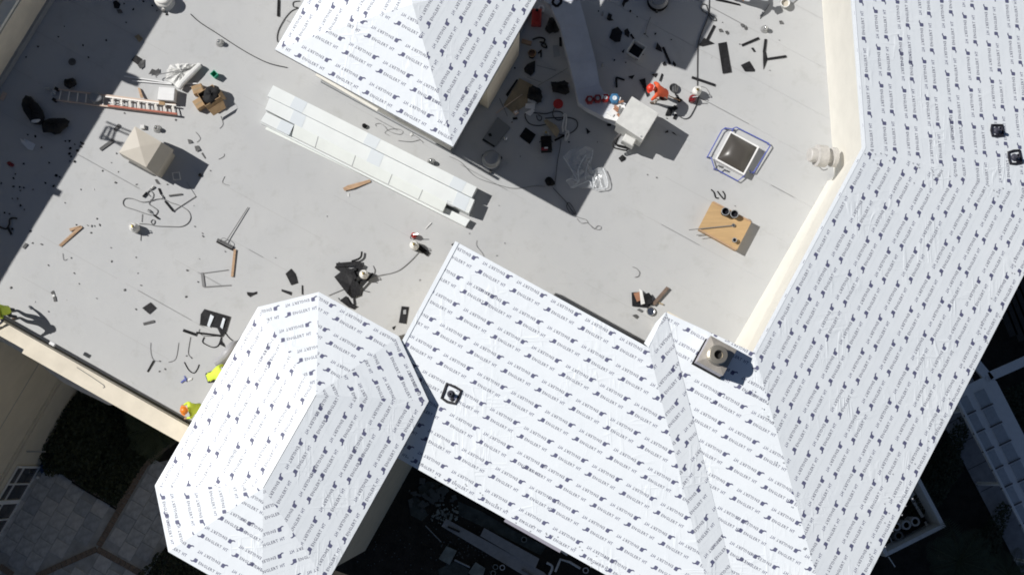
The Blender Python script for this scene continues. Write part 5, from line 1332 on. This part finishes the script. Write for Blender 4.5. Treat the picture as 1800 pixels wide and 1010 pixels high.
chips([(113, 47), (103, 65), (187, 71), (156, 101), (67, 82), (46, 101), (146, 80), (222, 40), (218, 7), (234, 17), (252, 3), (276, 19), (293, 26), (268, 10), (115, 248), (122, 248), (142, 250), (124, 261), (132, 254), (136, 265), (145, 252), (142, 258), (122, 270), (125, 275), (123, 283), (131, 284), (73, 259), (42, 288), (87, 286), (27, 306), (24, 313), (99, 309), (105, 311), (80, 322), (2, 322), (24, 328), (35, 329), (42, 330), (36, 335), (58, 333), (94, 327), (22, 349), (31, 349), (36, 361), (43, 368), (53, 406), (17, 376), (8, 374), (22, 402), (49, 237), (62, 240)],
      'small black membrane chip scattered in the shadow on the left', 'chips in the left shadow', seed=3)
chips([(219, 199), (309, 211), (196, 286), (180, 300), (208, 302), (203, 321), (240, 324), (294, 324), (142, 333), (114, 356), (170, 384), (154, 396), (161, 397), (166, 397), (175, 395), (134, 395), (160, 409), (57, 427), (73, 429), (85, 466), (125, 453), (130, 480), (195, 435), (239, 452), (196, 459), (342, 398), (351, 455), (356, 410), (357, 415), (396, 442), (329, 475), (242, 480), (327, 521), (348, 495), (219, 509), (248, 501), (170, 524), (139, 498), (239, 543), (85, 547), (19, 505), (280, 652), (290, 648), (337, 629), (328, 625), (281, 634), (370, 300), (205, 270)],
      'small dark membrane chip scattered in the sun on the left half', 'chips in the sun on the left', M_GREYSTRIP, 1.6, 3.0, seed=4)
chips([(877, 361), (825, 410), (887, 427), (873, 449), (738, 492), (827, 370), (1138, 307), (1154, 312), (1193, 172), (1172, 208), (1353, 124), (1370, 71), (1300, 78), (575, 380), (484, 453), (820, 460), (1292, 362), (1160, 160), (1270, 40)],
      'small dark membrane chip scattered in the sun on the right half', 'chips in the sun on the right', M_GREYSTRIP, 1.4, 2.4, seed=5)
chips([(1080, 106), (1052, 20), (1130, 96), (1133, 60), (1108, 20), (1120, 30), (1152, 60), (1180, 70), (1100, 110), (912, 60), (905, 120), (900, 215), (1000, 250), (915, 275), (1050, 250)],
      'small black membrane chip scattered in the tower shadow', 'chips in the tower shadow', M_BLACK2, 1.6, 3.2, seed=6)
chips([(61, 530), (117, 527), (340, 361), (165, 333), (236, 720), (232, 672), (1250, 101)],
      'tiny white paper crumb on the sunny flat roof', 'white crumbs on the roof', M_RAGW, 1.4, 2.2, seed=7)

# ================================================================== people
def person(px, py, face, lean, label, shirt, legs, helmet, arms, crouch=0.0, sleeves=None, stride=.0, twist=0.0):
    """face: heading; lean: forward bend of the trunk; arms: local (forward, left, up) of each elbow and hand relative to the shoulder"""
    base = P(px, py, 0.0)
    t = thing('person', label, 'person', base)
    F = Vector((math.cos(face), math.sin(face), 0)); Lf = Z.cross(F)
    def loc(f, l, z): return base+F*f+Lf*l+Z*z
    hipz = .93*(1-crouch*.45)
    bend = Vector((math.sin(lean), 0, math.cos(lean)))
    tr = lambda s, l=0, fwd=0: (bend.x*s+fwd*math.cos(lean), l, hipz+bend.z*s-fwd*math.sin(lean))
    J = {}; E = []; Rr = {}
    def j(n, p, r): J[n] = loc(*p); Rr[n] = r
    back = -crouch*.22-.22*math.sin(lean)
    def tb(s, l=0, fwd=0): a = tr(s, l, fwd); return (a[0]+back, a[1], a[2])
    j('pelvis', (back, 0, hipz), (.155, .115)); j('belly', tb(.20), (.15, .115)); j('chest', tb(.42), (.17, .12)); j('neck', tb(.56), (.06, .06))
    hd = tb(.66, 0, .03); j('jaw', hd, (.075, .08)); hp = tb(.76, 0, .04); j('skull', hp, (.085, .095))
    for s, nm in ((1, 'l'), (-1, 'r')):
        j('sho'+nm, tb(.47, s*.20), (.075, .075))
        e, h = arms[0 if s == 1 else 1]
        sh = tb(.47, s*.20)
        j('elb'+nm, (sh[0]+e[0], sh[1]+s*e[1], sh[2]+e[2]), (.05, .05)); j('wri'+nm, (sh[0]+h[0], sh[1]+s*h[1], sh[2]+h[2]), (.034, .034))
        j('hip'+nm, (back, s*.10, hipz-.05), (.10, .10))
        kf = .06+crouch*.42+stride*s*.18; kz = .50*(1-crouch*.35)
        j('kne'+nm, (back*.3+kf, s*(.12+.1*crouch), kz), (.066, .066)); j('ank'+nm, (stride*s*.24-.04, s*.13, .09), (.045, .045)); j('toe'+nm, (stride*s*.24+.16, s*.15, .045), (.045, .04))
        E += [('chest', 'sho'+nm, 0), ('sho'+nm, 'elb'+nm, 1), ('elb'+nm, 'wri'+nm, 2), ('pelvis', 'hip'+nm, 3), ('hip'+nm, 'kne'+nm, 3), ('kne'+nm, 'ank'+nm, 3), ('ank'+nm, 'toe'+nm, 4)]
    E += [('pelvis', 'belly', 0), ('belly', 'chest', 0), ('chest', 'neck', 0), ('neck', 'jaw', 5), ('jaw', 'skull', 5)]
    names = list(J); me = bpy.data.meshes.new('skeleton')
    me.from_pydata([J[n]-base for n in names], [(names.index(a), names.index(b)) for a, b, _ in E], [])
    ob = bpy.data.objects.new('skeleton', me); COL.objects.link(ob)
    sk = ob.modifiers.new('skin', 'SKIN'); ss = ob.modifiers.new('sub', 'SUBSURF'); ss.levels = 1; ss.render_levels = 1
    if not me.skin_vertices: me.skin_vertices.new()
    lay = me.skin_vertices[0].data
    for i, n in enumerate(names): lay[i].radius = Rr[n]; lay[i].use_root = (n == 'pelvis')
    dg = bpy.context.evaluated_depsgraph_get(); ev = ob.evaluated_get(dg); em = ev.to_mesh()
    vs = [v.co+base for v in em.vertices]; fs = [list(p.vertices) for p in em.polygons]
    ev.to_mesh_clear(); bpy.data.objects.remove(ob); bpy.data.meshes.remove(me)
    def near(c):
        best = None
        for a, b, k in E:
            A, B = J[a], J[b]; d = B-A; s = max(0, min(1, (c-A).dot(d)/max(1e-6, d.dot(d)))); q = (c-A-d*s).length-.5*(Rr[a][0]+Rr[b][0])
            if best is None or q < best[0]: best = (q, k)
        return best[1]
    mb = MB(); mb.v = vs; mb.f = fs; mb.mi = [near(sum((vs[i] for i in f), Vector())/len(f)) for f in fs]
    # hands: palm and five fingers each
    for s, nm in ((1, 'l'), (-1, 'r')):
        w = J['wri'+nm]; d = (w-J['elb'+nm]).normalized(); side = d.cross(Z)
        side = side.normalized() if side.length > .05 else Lf.copy()
        nrm = side.cross(d)
        mb.tube([w-d*.02, w+d*.03, w+d*.085], [.03, .042, .036], 6, mi=5)
        for q in range(4):
            o_ = side*(-.033+.022*q); ln = (.07, .085, .078, .06)[q]
            mb.tube([w+d*.07+o_, w+d*(.085+ln*.5)+o_-nrm*.012, w+d*(.085+ln*.8)+o_-nrm*.04], [.0105, .010, .007], 5, mi=5)
        mb.tube([w+d*.02+side*s*.03, w+d*.06+side*s*.062, w+d*.10+side*s*.060-nrm*.02], [.013, .012, .008], 5, mi=5)
    # face
    up_ = (J['skull']-J['jaw']).normalized(); fw = (F*math.cos(lean)-Z*math.sin(lean)).normalized()
    hc = J['jaw'].lerp(J['skull'], .45)
    mb.tube([hc+fw*.075+up_*.02, hc+fw*.112-up_*.015], [.010, .016], 6, mi=5)
    mb.tube([hc+fw*.082-up_*.05+Lf*.02, hc+fw*.082-up_*.05-Lf*.02], .008, 5, mi=4)
    for s in (-1, 1):
        mb.tube([hc+Lf*s*.080+up_*.02, hc+Lf*s*.092-up_*.02], .016, 6, mi=5)
        mb.tube([hc+fw*.078+Lf*s*.032+up_*.028, hc+fw*.086+Lf*s*.032+up_*.028], .010, 6, mi=4)
    mb.build('body', [shirt, sleeves or shirt, sleeves if sleeves else M_SKIN, legs, M_BOOT, M_SKIN], t, smooth=True)
    if helmet:
        sk_ = J['skull']-up_*.02
        MB().lathe(sk_, [(.125, -.01), (.128, .01), (.125, .05), (.105, .10), (.06, .135), (0, .147)], 20, axis=up_).build('hard_hat', helmet, t, smooth=True)
        c = sk_; rim = [c+(fw*math.cos(a)+Lf*math.sin(a))*(.13+(.055 if math.cos(a) > .3 else .012)) for a in [2*math.pi*i/20 for i in range(20)]]
        inn = [c+(fw*math.cos(a)+Lf*math.sin(a))*.118+up_*.01 for a in [2*math.pi*i/20 for i in range(20)]]
        b = MB(); b.add(rim+inn+[p-up_*.008 for p in rim], [[i, (i+1) % 20, 20+(i+1) % 20, 20+i] for i in range(20)]+[[40+i, 40+(i+1) % 20, (i+1) % 20, i] for i in range(20)]); b.build('hat_brim', helmet, t)
        MB().tube([c+fw*.10+up_*.10, c+up_*.15, c-fw*.10+up_*.10], .014, 5).build('hat_ridge', helmet, t)
    return t, J
HANG = (((.03, .06, -.27), (.12, .05, -.50)), ((.03, .06, -.27), (.12, .05, -.50)))
person(1158, 176, R_(172), R_(48), 'worker in orange shirt and red helmet bending over beside the gas bottles', M_ORANGE, M_KHAKI, M_HELMR,
       (((.12, .10, -.24), (.02, -.02, -.42)), ((.10, .12, -.24), (-.02, .0, -.44))), stride=.6)
person(27, 551, R_(200), R_(12), 'worker in lime vest and orange helmet standing at the left edge by the parapet', M_HIVIS, M_JEAN, M_HELMO,
       (((.10, .16, -.20), (.30, .22, -.24)), ((.02, .22, -.18), (.16, .42, -.18))), sleeves=M_JEAN)
person(388, 661, R_(20), R_(70), 'worker in lime vest stooping under the pavilion eave', M_HIVIS, M_JEAN, None,
       (((.10, .05, -.24), (.22, .0, -.42)), ((.10, .05, -.24), (.22, .0, -.42))), crouch=.35)
person(356, 720, R_(195), R_(28), 'worker in lime vest and orange helmet standing between the parapet and the pavilion', M_HIVIS, M_JEAN, M_HELMO,
       (((.10, .05, -.24), (.26, .02, -.34)), ((.10, .05, -.24), (.26, .02, -.34))), sleeves=M_HIVIS)
person(1290, -8, R_(-20), R_(15), 'worker in dark clothing at the top edge whose shadow falls on the roof', M_JEAN, M_JEAN, M_HELMO,
       (((.10, .16, -.2), (.26, .1, -.3)), ((.04, .2, -.2), (.2, .2, -.36))))
scrap([(1255, -4), (1300, 8), (1302, 11), (1280, 6), (1256, 1)], 'black membrane strip at the top edge beside the worker in dark clothing', M_BLACK2, h=.05)
# grey vent hose by the stooping worker
o = MB().tube(curve_pts([P(384, 636, .15), P(392, 630, .55), P(398, 622, .8), P(406, 612, .75), P(412, 606, .5)]), [.16]*25, 12).build('vent_hose', mat('grey_hose_fabric', (.40, .40, .41), .5)); tag(o, 'fat grey vent hose under the pavilion eave behind the stooping worker', 'hose')
o = MB().box(P(93, 604, PAR), (.2, .12, .1), U, bev=.02).build('white_block', M_WHITE); tag(o, 'small white block on the cream parapet top', 'block')

# ================================================================== ground level
G = GROUND
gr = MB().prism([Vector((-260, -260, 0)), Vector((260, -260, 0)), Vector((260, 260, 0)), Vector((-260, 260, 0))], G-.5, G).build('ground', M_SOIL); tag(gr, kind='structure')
# patio of square slabs with brick bands
patio_px = [(78, 818), (206, 897), (254, 818), (330, 800), (330, 900), (262, 1005), (262, 1060), (-60, 1060), (-60, 930), (4, 905), (36, 868)]
patio_w = [p.to_2d() for p in PL(patio_px, G)]
pat = MB().prism([Vector((p.x, p.y, 0)) for p in patio_w], G, G+.04).build('patio', mat('patio_grout', (.40, .415, .42), .9, var=.25, scale=2)); tag(pat, kind='structure')
bands = [((256, 816), (171, 964)), ((171, 964), (60, 1014)), ((171, 964), (262, 1014)), ((0, 994), (30, 1014)), ((256, 816), (320, 760)), ((278, 1020), (300, 975))]
def dist_seg(p, a, b): d = b-a; s = max(0, min(1, (p-a).dot(d)/d.dot(d))); return (p-a-d*s).length
bw = [(P(*a, G).to_2d(), P(*b, G).to_2d()) for a, b in bands]
cell = .62; rnd = random.Random(2); ax = U; ay = V
us = [p.to_3d().dot(U) for p in patio_w]; vs_ = [p.to_3d().dot(V) for p in patio_w]
shared = {}
u = min(us)
row = 0
while u < max(us):
    v = min(vs_)+(cell/2 if row % 2 else 0)
    while v < max(vs_):
        c = W(u, v, 0).to_2d()
        if inpoly(c, patio_w) and all(dist_seg(c, a, b) > .36 for a, b in bw):
            kx = rnd.choice((0, 0, 0, 0, 1, 2, 2)); m = (M_PAVER, M_PAVER2, M_PAVER3)[kx]
            if kx not in shared:
                o = MB().box(Vector((0, 0, 0)), (cell-.016, cell-.016, .035), U, bev=.008).build('paver', m, at=Vector((0, 0, 0))); shared[kx] = o.data; bpy.data.objects.remove(o)
            o = bpy.data.objects.new('paver', shared[kx]); o.location = Vector((c.x, c.y, G+.034+rnd.uniform(0, .006)))-pat.location; o.parent = pat; COL.objects.link(o)
        v += cell
    u += cell; row += 1
for (a, b), (pa, pb) in zip(bw, bands):
    A, B = Vector((a.x, a.y, G+.06)), Vector((b.x, b.y, G+.06)); d = (B-A).normalized(); n = int((B-A).length/.22)
    for k in range(n):
        c = A+d*(.22*(k+.5)); o = MB().beam(c-d*.10, c+d*.10, .24, .05).build('band_brick', M_BAND, pat)
# planting
def leafy(name, c, rx, ry, h, n, m, label, cat, seed, size=.12):
    rnd = random.Random(seed); t = thing(name, label, cat, Vector((c.x, c.y, G)))
    mb = MB()
    for _ in range(n):
        a = rnd.uniform(0, 6.283); r = math.sqrt(rnd.random()); zz = h*(.35+.65*rnd.random()*(1-.5*r*r))
        k = 1+.18*math.sin(3*a+seed)+.1*math.sin(7*a)
        p = Vector((c.x, c.y, G))+U*(rx*r*k*math.cos(a))+V*(ry*r*k*math.sin(a))+Z*zz
        d = Vector((rnd.gauss(0, 1), rnd.gauss(0, 1), rnd.gauss(0, .5))).normalized(); s = d.cross(Vector((rnd.random(), rnd.random(), 1))).normalized(); L = size*rnd.uniform(.6, 1.4)
        mb.add([p-s*L*.28, p+d*L*.5, p+s*L*.28, p-d*L*.5], [[0, 1, 2, 3]])
    mb.build('foliage', m, t)
    st = MB()
    for k in range(7):
        a = rnd.uniform(0, 6.28); q = Vector((c.x, c.y, G)); e = q+U*rx*.6*math.cos(a)+V*ry*.6*math.sin(a)+Z*h*.8; st.tube([q+(e-q)*.05*k+Z*0, q.lerp(e, .5)+Z*.1, e], [.03, .02, .008], 5)
    st.build('stems', M_TRUNK, t)
def palm(x, y, h, n, L, label, seed, zbase=G):
    rnd = random.Random(seed); b = P(x, y, G+h); b = Vector((b.x, b.y, G)); t = thing('palm', label, 'palm', b)
    top = b+Z*h
    MB().tube([b, b+Z*h*.5+U*.04, top], [.14, .11, .10], 9).build('trunk', M_TRUNK, t)
    for k in range(n):
        a = 2*math.pi*k/n+rnd.uniform(-.15, .15); el = rnd.uniform(.1, .9); ln = L*rnd.uniform(.75, 1.1)
        d = Vector((math.cos(a), math.sin(a), 0)); mb = MB(); pts = []
        for q in range(7):
            s = q/6; pts.append(top+d*(ln*s*math.cos(el*.6))+Z*(ln*(s*math.sin(el)-s*s*.55)))
        mb.tube(pts, [.018-.002*q for q in range(7)], 4)
        sd = Z.cross(d)
        for q in range(1, 19):
            s = q/19; i = min(5, int(s*6)); p = pts[i].lerp(pts[i+1], s*6-i); w = ln*.32*math.sin(math.pi*min(1, s*.85+.12))
            for sg in (-1, 1):
                e = p+sd*sg*w+d*w*.55-Z*w*.25; mb.add([p, p.lerp(e, .5)+d*.02, e, p.lerp(e, .5)-d*.02], [[0, 1, 2, 3]])
        mb.build('frond', M_FROND, t)
leafy('hedge', P(150, 745, G), 1.25, 2.0, 1.5, 6000, M_LEAF, 'dense dark hedge between the shaded wing and the patio', 'hedge', 3)
def bed(px_poly, n, h, label, seed):
    rnd = random.Random(seed); w = [p.to_2d() for p in PL(px_poly, G)]; c = sum((p.to_3d() for p in w), Vector())/len(w)
    t = thing('ground_cover', label, 'ground cover', Vector((c.x, c.y, G))); mb = MB(); k = 0
    x0, x1, y0, y1 = min(p.x for p in w), max(p.x for p in w), min(p.y for p in w), max(p.y for p in w)
    while k < n:
        p = Vector((rnd.uniform(x0, x1), rnd.uniform(y0, y1)))
        if not inpoly(p, w): continue
        k += 1; q = Vector((p.x, p.y, G+h*(.3+.7*rnd.random())))
        d = Vector((rnd.gauss(0, 1), rnd.gauss(0, 1), rnd.gauss(0, .5))).normalized(); s = d.cross(Vector((rnd.random(), rnd.random(), 1))).normalized(); L = .13*rnd.uniform(.6, 1.4)
        mb.add([q-s*L*.28, q+d*L*.5, q+s*L*.28, q-d*L*.5], [[0, 1, 2, 3]])
    mb.build('foliage', M_LEAF, t)
    m = MB(); ww = PL(px_poly, G+.10)
    for a, b in zip(ww, ww[1:]+ww[:1]): m.beam(a, b, .10, .2)
    m.build('bed_edging', M_BAND, t)
bed([(145, 694), (225, 722), (318, 768), (258, 812), (206, 890), (84, 815)], 9000, .45, 'low dark ground cover bed with straight edges at the corner of the patio', 5)
leafy('hedge', P(120, 790, G), .9, 1.0, 1.1, 2600, M_LEAF, 'dark shrub beside the ground floor windows', 'shrub', 7)
palm(268, 752, 2.2, 15, 1.5, 'small palm growing beneath the parapet next to the pavilion', 5)
leafy('hedge', P(330, 1010, G), 1.6, 1.2, .8, 2500, M_LEAF, 'dark shrub under the lower left of the pavilion', 'shrub', 9)
o = MB().slab(PL([(66, 818), (86, 812), (88, 824), (76, 838)], G+.06), .03).build('blue_mat', mat('blue_mat', (.05, .09, .17), .8)); tag(o, 'dark blue mat beside the ground floor windows', 'mat')
o = MB().lathe(P(67, 838, G+.05), [(.05, 0), (.06, .1), (.03, .15), (0, .15)], 10).build('garden_light', M_WHITE); tag(o, 'tiny white garden light beside the windows', 'light')
o = MB().beam(P(47, 793, G+2.9), P(80, 793, G+2.9), .05, .05).build('downpipe', M_GREY); tag(o, 'thin dark rod on the wall of the shaded wing', 'rod')

# work yard below the middle slope
def ground_slab(pts, label, name, m, z=.05, t=.04, cat='slab'):
    o = MB().slab(PL(pts, G+z), t).build(name, m); return tag(o, label, cat)
ground_slab([(776, 924), (784, 911), (956, 1005), (980, 1030), (960, 1034)], 'long pale panel lying in the dark yard, outer one', 'dusty_board', mat('dusty_panel', (.42, .42, .43), .6, var=.15), .10, .08, 'panel')
ground_slab([(844, 941), (851, 927), (948, 981), (941, 998)], 'shorter pale panel beside the long one in the dark yard', 'dusty_board', mat('dusty_panel', (.42, .42, .43)), .16, .08, 'panel')
o = MB().beam(P(787, 925, G+.13), P(808, 934, G+.13), .08, .04).build('dark_slot', M_DARK); tag(o, 'dark slot bar near the end of the long pale panel', 'bar')
o = MB().tube(PL([(917, 1000), (940, 1013)], G+.15), .04, 6).build('dark_rod', M_WIRE); tag(o, 'dark rod on the long pale panel near the bottom edge', 'rod')
ground_slab([(771, 981), (785, 959), (803, 967), (790, 992)], 'left square concrete slab in the dark yard', 'concrete_slab', M_CONC, .12, .1)
ground_slab([(823, 1006), (836, 987), (853, 998), (846, 1022)], 'right square concrete slab in the dark yard', 'concrete_slab', M_CONC, .12, .1)
o = MB().tube(PL([(799, 983), (826, 996)], G+.15), .04, 7).build('metal_tube', M_METAL); tag(o, 'short metal tube linking the two concrete slabs', 'tube')
o = MB().tube(PL([(748, 923), (776, 952)], G+.05), .025, 5).build('garden_stake', M_GREY); tag(o, 'thin grey stake lying in the dark yard', 'stake')
for x, y, r, lab in ((883, 996, .11, 'white pipe ring in the dark yard, right of the pair'), (871, 995, .11, 'grey pipe ring in the dark yard, left of the pair'), (867, 1006, .11, 'pipe ring at the bottom edge below the pair'), (921, 947, .12, 'pipe ring standing near the eave above the pale panel'), (1029, 1001, .12, 'pipe ring at the bottom edge by the white elbow')):
    c = P(x, y, G); t = thing('pipe_end', lab, 'pipe', c); MB().lathe(c, [(r, 0), (r, .3), (r*.72, .3), (r*.72, .05)], 18).build('pipe_wall', M_PVC if 'white' in lab else M_CONC, t); MB().lathe(c, [(r*.7, .06), (0, .07)], 14).build('pipe_mouth', M_DARK, t)
o = MB().tube(curve_pts(PL([(961, 988), (970, 993), (970, 1000), (965, 1010)], G+.2), 4), .05, 7).build('pipe_elbow', M_PVC); tag(o, 'small white pipe elbow beside the pale panels', 'pipe')
o = MB().tube(PL([(976, 1004), (985, 982), (1002, 987), (1020, 998)], G+.6), .05, 7).build('bent_pipe', M_PVC); tag(o, 'bent white pipe frame under the eave at the bottom edge', 'pipe')
ground_slab([(970, 958), (974, 957), (1000, 972), (996, 976)], 'bright white board catching light below the eave', 'white_board', M_WHITE, 3.0, .05, 'board')
def rubble(cx, cy, w, n, label, m, seed, lo=.04, hi=.12):
    rnd = random.Random(seed); mb = MB()
    for _ in range(n):
        q = P(cx+rnd.gauss(0, w), cy+rnd.gauss(0, w*.7), G); s = rnd.uniform(lo, hi); a = rnd.uniform(0, 6.3); d = Vector((math.cos(a), math.sin(a), 0))
        mb.box(q+Z*.005, (s, s*rnd.uniform(.5, 1), s*.5), d)
    o = mb.build('rubble', m); tag(o, label, 'rubble', kind='stuff')
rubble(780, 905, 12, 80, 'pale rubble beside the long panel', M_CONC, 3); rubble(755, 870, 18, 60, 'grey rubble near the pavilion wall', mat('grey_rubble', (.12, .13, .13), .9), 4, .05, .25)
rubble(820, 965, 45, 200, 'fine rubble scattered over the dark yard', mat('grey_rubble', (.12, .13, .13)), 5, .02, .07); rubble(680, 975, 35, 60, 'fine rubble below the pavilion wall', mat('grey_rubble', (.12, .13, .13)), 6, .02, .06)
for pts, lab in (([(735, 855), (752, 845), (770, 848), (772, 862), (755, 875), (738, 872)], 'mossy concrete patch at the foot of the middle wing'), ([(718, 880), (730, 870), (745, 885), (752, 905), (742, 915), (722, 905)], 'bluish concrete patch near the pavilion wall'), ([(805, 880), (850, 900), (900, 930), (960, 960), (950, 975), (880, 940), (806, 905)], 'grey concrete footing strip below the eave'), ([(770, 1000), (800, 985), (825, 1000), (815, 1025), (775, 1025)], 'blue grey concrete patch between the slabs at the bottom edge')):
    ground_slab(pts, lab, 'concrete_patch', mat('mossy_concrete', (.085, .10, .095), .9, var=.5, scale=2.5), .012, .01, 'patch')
for x, y, lab in ((624, 965, 'larger of two small pale stones near the pavilion wall'), (634, 963, 'smaller of two small pale stones near the pavilion wall')):
    o = MB().box(P(x, y, G), (.18 if 'larger' in lab else .1, .13, .08), U+V*.2, bev=.02).build('stone', M_CONC); tag(o, lab, 'stone')

# pool equipment yard
def enclosure():
    zt = G+1.8; q = PL([(1596, 800), (1663, 925), (1557, 978), (1530, 925)], zt); t = thing('equipment_enclosure', 'white walled enclosure for pool equipment below the right eave', 'enclosure', Vector((q[1].x, q[1].y, G)))
    c = sum(q, Vector())/4
    for i in range(3):
        a, b = q[i], q[(i+1) % 4]; d = (b-a).normalized(); n = Vector((-d.y, d.x, 0)); n = n if n.dot(c-a) > 0 else -n
        a2, b2 = a+d*(.001 if i else 0), b-d*.16
        MB().prism([a2, b2 if i < 2 else b, (b2 if i < 2 else b)+n*.15, a2+n*.15], G, zt).build('wall', mat('enclosure_paint', (.88, .88, .87), .7, var=.1), t)
    MB().slab([Vector((p.x, p.y, G+.02)) for p in q], .02).build('floor', mat('wet_concrete', (.05, .05, .05), .8), t)
    return t
enclosure()
def tank(x, y, r, h, lab, m=M_PVC):
    c = P(x, y, G+h); c = Vector((c.x, c.y, G+.02)); t = thing('filter_tank', lab, 'tank', c)
    MB().lathe(c, [(r, 0), (r*1.02, h*.9), (r*.96, h), (r*.62, h), (r*.6, h-.12)], 20).build('tank_shell', m, t); MB().lathe(c, [(r*.6, h-.1), (0, h-.1)], 18).build('tank_mouth', M_DARK, t)
tank(1576.5, 925, .17, .9, 'leftmost of the row of three white filter tanks'); tank(1593.5, 922, .19, 1.0, 'middle one of the row of three white filter tanks'); tank(1609, 916, .19, 1.0, 'rightmost of the row of three white filter tanks')
tank(1580, 941, .19, .7, 'grey filter tank standing in front of the row of three', M_GREY)
for pts, r, lab in (([(1601, 872), (1622, 908)], .07, 'long straight white pipe in the equipment yard'), ([(1595, 873), (1606, 866)], .10, 'thick short white pipe at the top of the equipment yard'), ([(1590, 875), (1584, 892), (1575, 903), (1568, 905)], .07, 'bent white pipe at the left of the equipment yard'), ([(1556, 946), (1562, 938), (1568, 952)], .03, 'thin white pipe arch at the corner of the equipment yard'), ([(1626, 916), (1630, 924)], .05, 'small white pipe fitting by the right wall of the yard')):
    o = MB().tube(PL(pts, G+.6), r, 9).build('pool_pipe', M_PVC); tag(o, lab, 'pipe')
o = MB().slab(PL([(1625, 929), (1641, 921), (1643, 927), (1627, 934)], G+.7), .2).build('pump_cover', M_WINGW); tag(o, 'pale pump cover in the corner of the equipment yard', 'pump')
o = MB().beam(P(1562, 978, G+.8), P(1573, 995, G+.3), .04, .04).build('drain_pipe', M_PVC); tag(o, 'thin pale pipe sticking out of the equipment yard wall', 'pipe')
palm(1685, 985, 2.4, 20, 1.6, 'large palm at the bottom right beside the equipment yard', 12)
palm(1772, 1010, 1.6, 12, 1.2, 'small palm at the bottom right corner', 15)
leafy('hedge', P(1648, 830, G), .6, 2.2, .9, 2600, M_LEAF, 'dark hedge between the equipment yard and the pale walkway', 'hedge', 21)
leafy('hedge', P(1725, 960, G), .6, 1.8, .9, 2000, M_LEAF, 'dark hedge along the lower end of the pale walkway', 'hedge', 22)
# walkway and low canopy
walk = MB().slab(PL([(1630, 690), (1705, 655), (1830, 905), (1830, 1040), (1798, 1010)], G+.05), .05).build('walkway', mat('grey_walkway', (.34, .34, .36), .85, var=.2, scale=3)); tag(walk, kind='structure')
for a, b in (((1660, 748), (1690, 732)), ((1680, 782), (1714, 766)), ((1700, 826), (1736, 808)), ((1724, 864), (1756, 848))):
    MB().beam(P(*a, G+.052), P(*b, G+.052), .03, .012).build('expansion_joint', M_GREYSTRIP, walk)
def canopy():
    z = G+2.9; t = thing('walkway_canopy', 'pale flat canopy with two rows of recessed panels at the lower right', 'canopy', P(1760, 780, G))
    mW = mat('canopy_paint', (.88, .88, .88), .6, var=.05)
    MB().slab(PL([(1672, 690), (1738, 658), (1752, 670), (1870, 900), (1870, 1040), (1838, 1000)], z), .14).build('roof_slab', mW, t)
    dv = (P(1770, 790, z)-P(1745, 742, z)); dv.normalize()
    for k in range(8):
        for col in (0, 1):
            a = P(1690 + col*30, 697-col*12, z); d = (P(1762+col*30, 840-col*12, z)-a).normalized(); s = Z.cross(d)
            c = a+d*(.60*0+k*.78)+d*.35
            MB().box(c+Z*.004, (.64, .44, .02), d).build('roof_panel', mat('canopy_panel', (.50, .53, .56), .5, var=.1), t)
            MB().beam(c+d*.36-s*.26+Z*.03, c+d*.36+s*.26+Z*.03, .05, .05).build('panel_bar', M_GREYSTRIP, t)
    MB().beam(P(1680, 695, z+.05), P(1835, 995, z+.05), .09, .09).build('edge_trim', mW, t)
    for a, b in (((1738, 662), (1806, 632)), ((1712, 634), (1740, 668))): MB().beam(P(*a, z-.1), P(*b, z-.1), .36, .2).build('side_beam', mW, t)
    for x, y in ((1695, 720), (1760, 850), (1830, 990)): q = P(x, y, z); MB().tube([Vector((q.x, q.y, z-.1)), Vector((q.x, q.y, G))], .08, 8).build('post', mW, t)
canopy()
db = thing('timber_terrace', 'dark timber terrace at the right edge beyond the long wing', 'terrace', P(1770, 600, G))
for k in range(7):
    a, b = P(1722+k*16, 480+k*8-40, G+1.2), P(1722+k*16+60, 480+k*8+110, G+1.2)
    MB().beam(a, b, .36, .05).build('terrace_board', M_DECKING, db)
leafy('hedge', P(1790, 720, G), .8, 1.2, 1.0, 1800, M_LEAF, 'dark shrub behind the canopy at the right edge', 'shrub', 31)
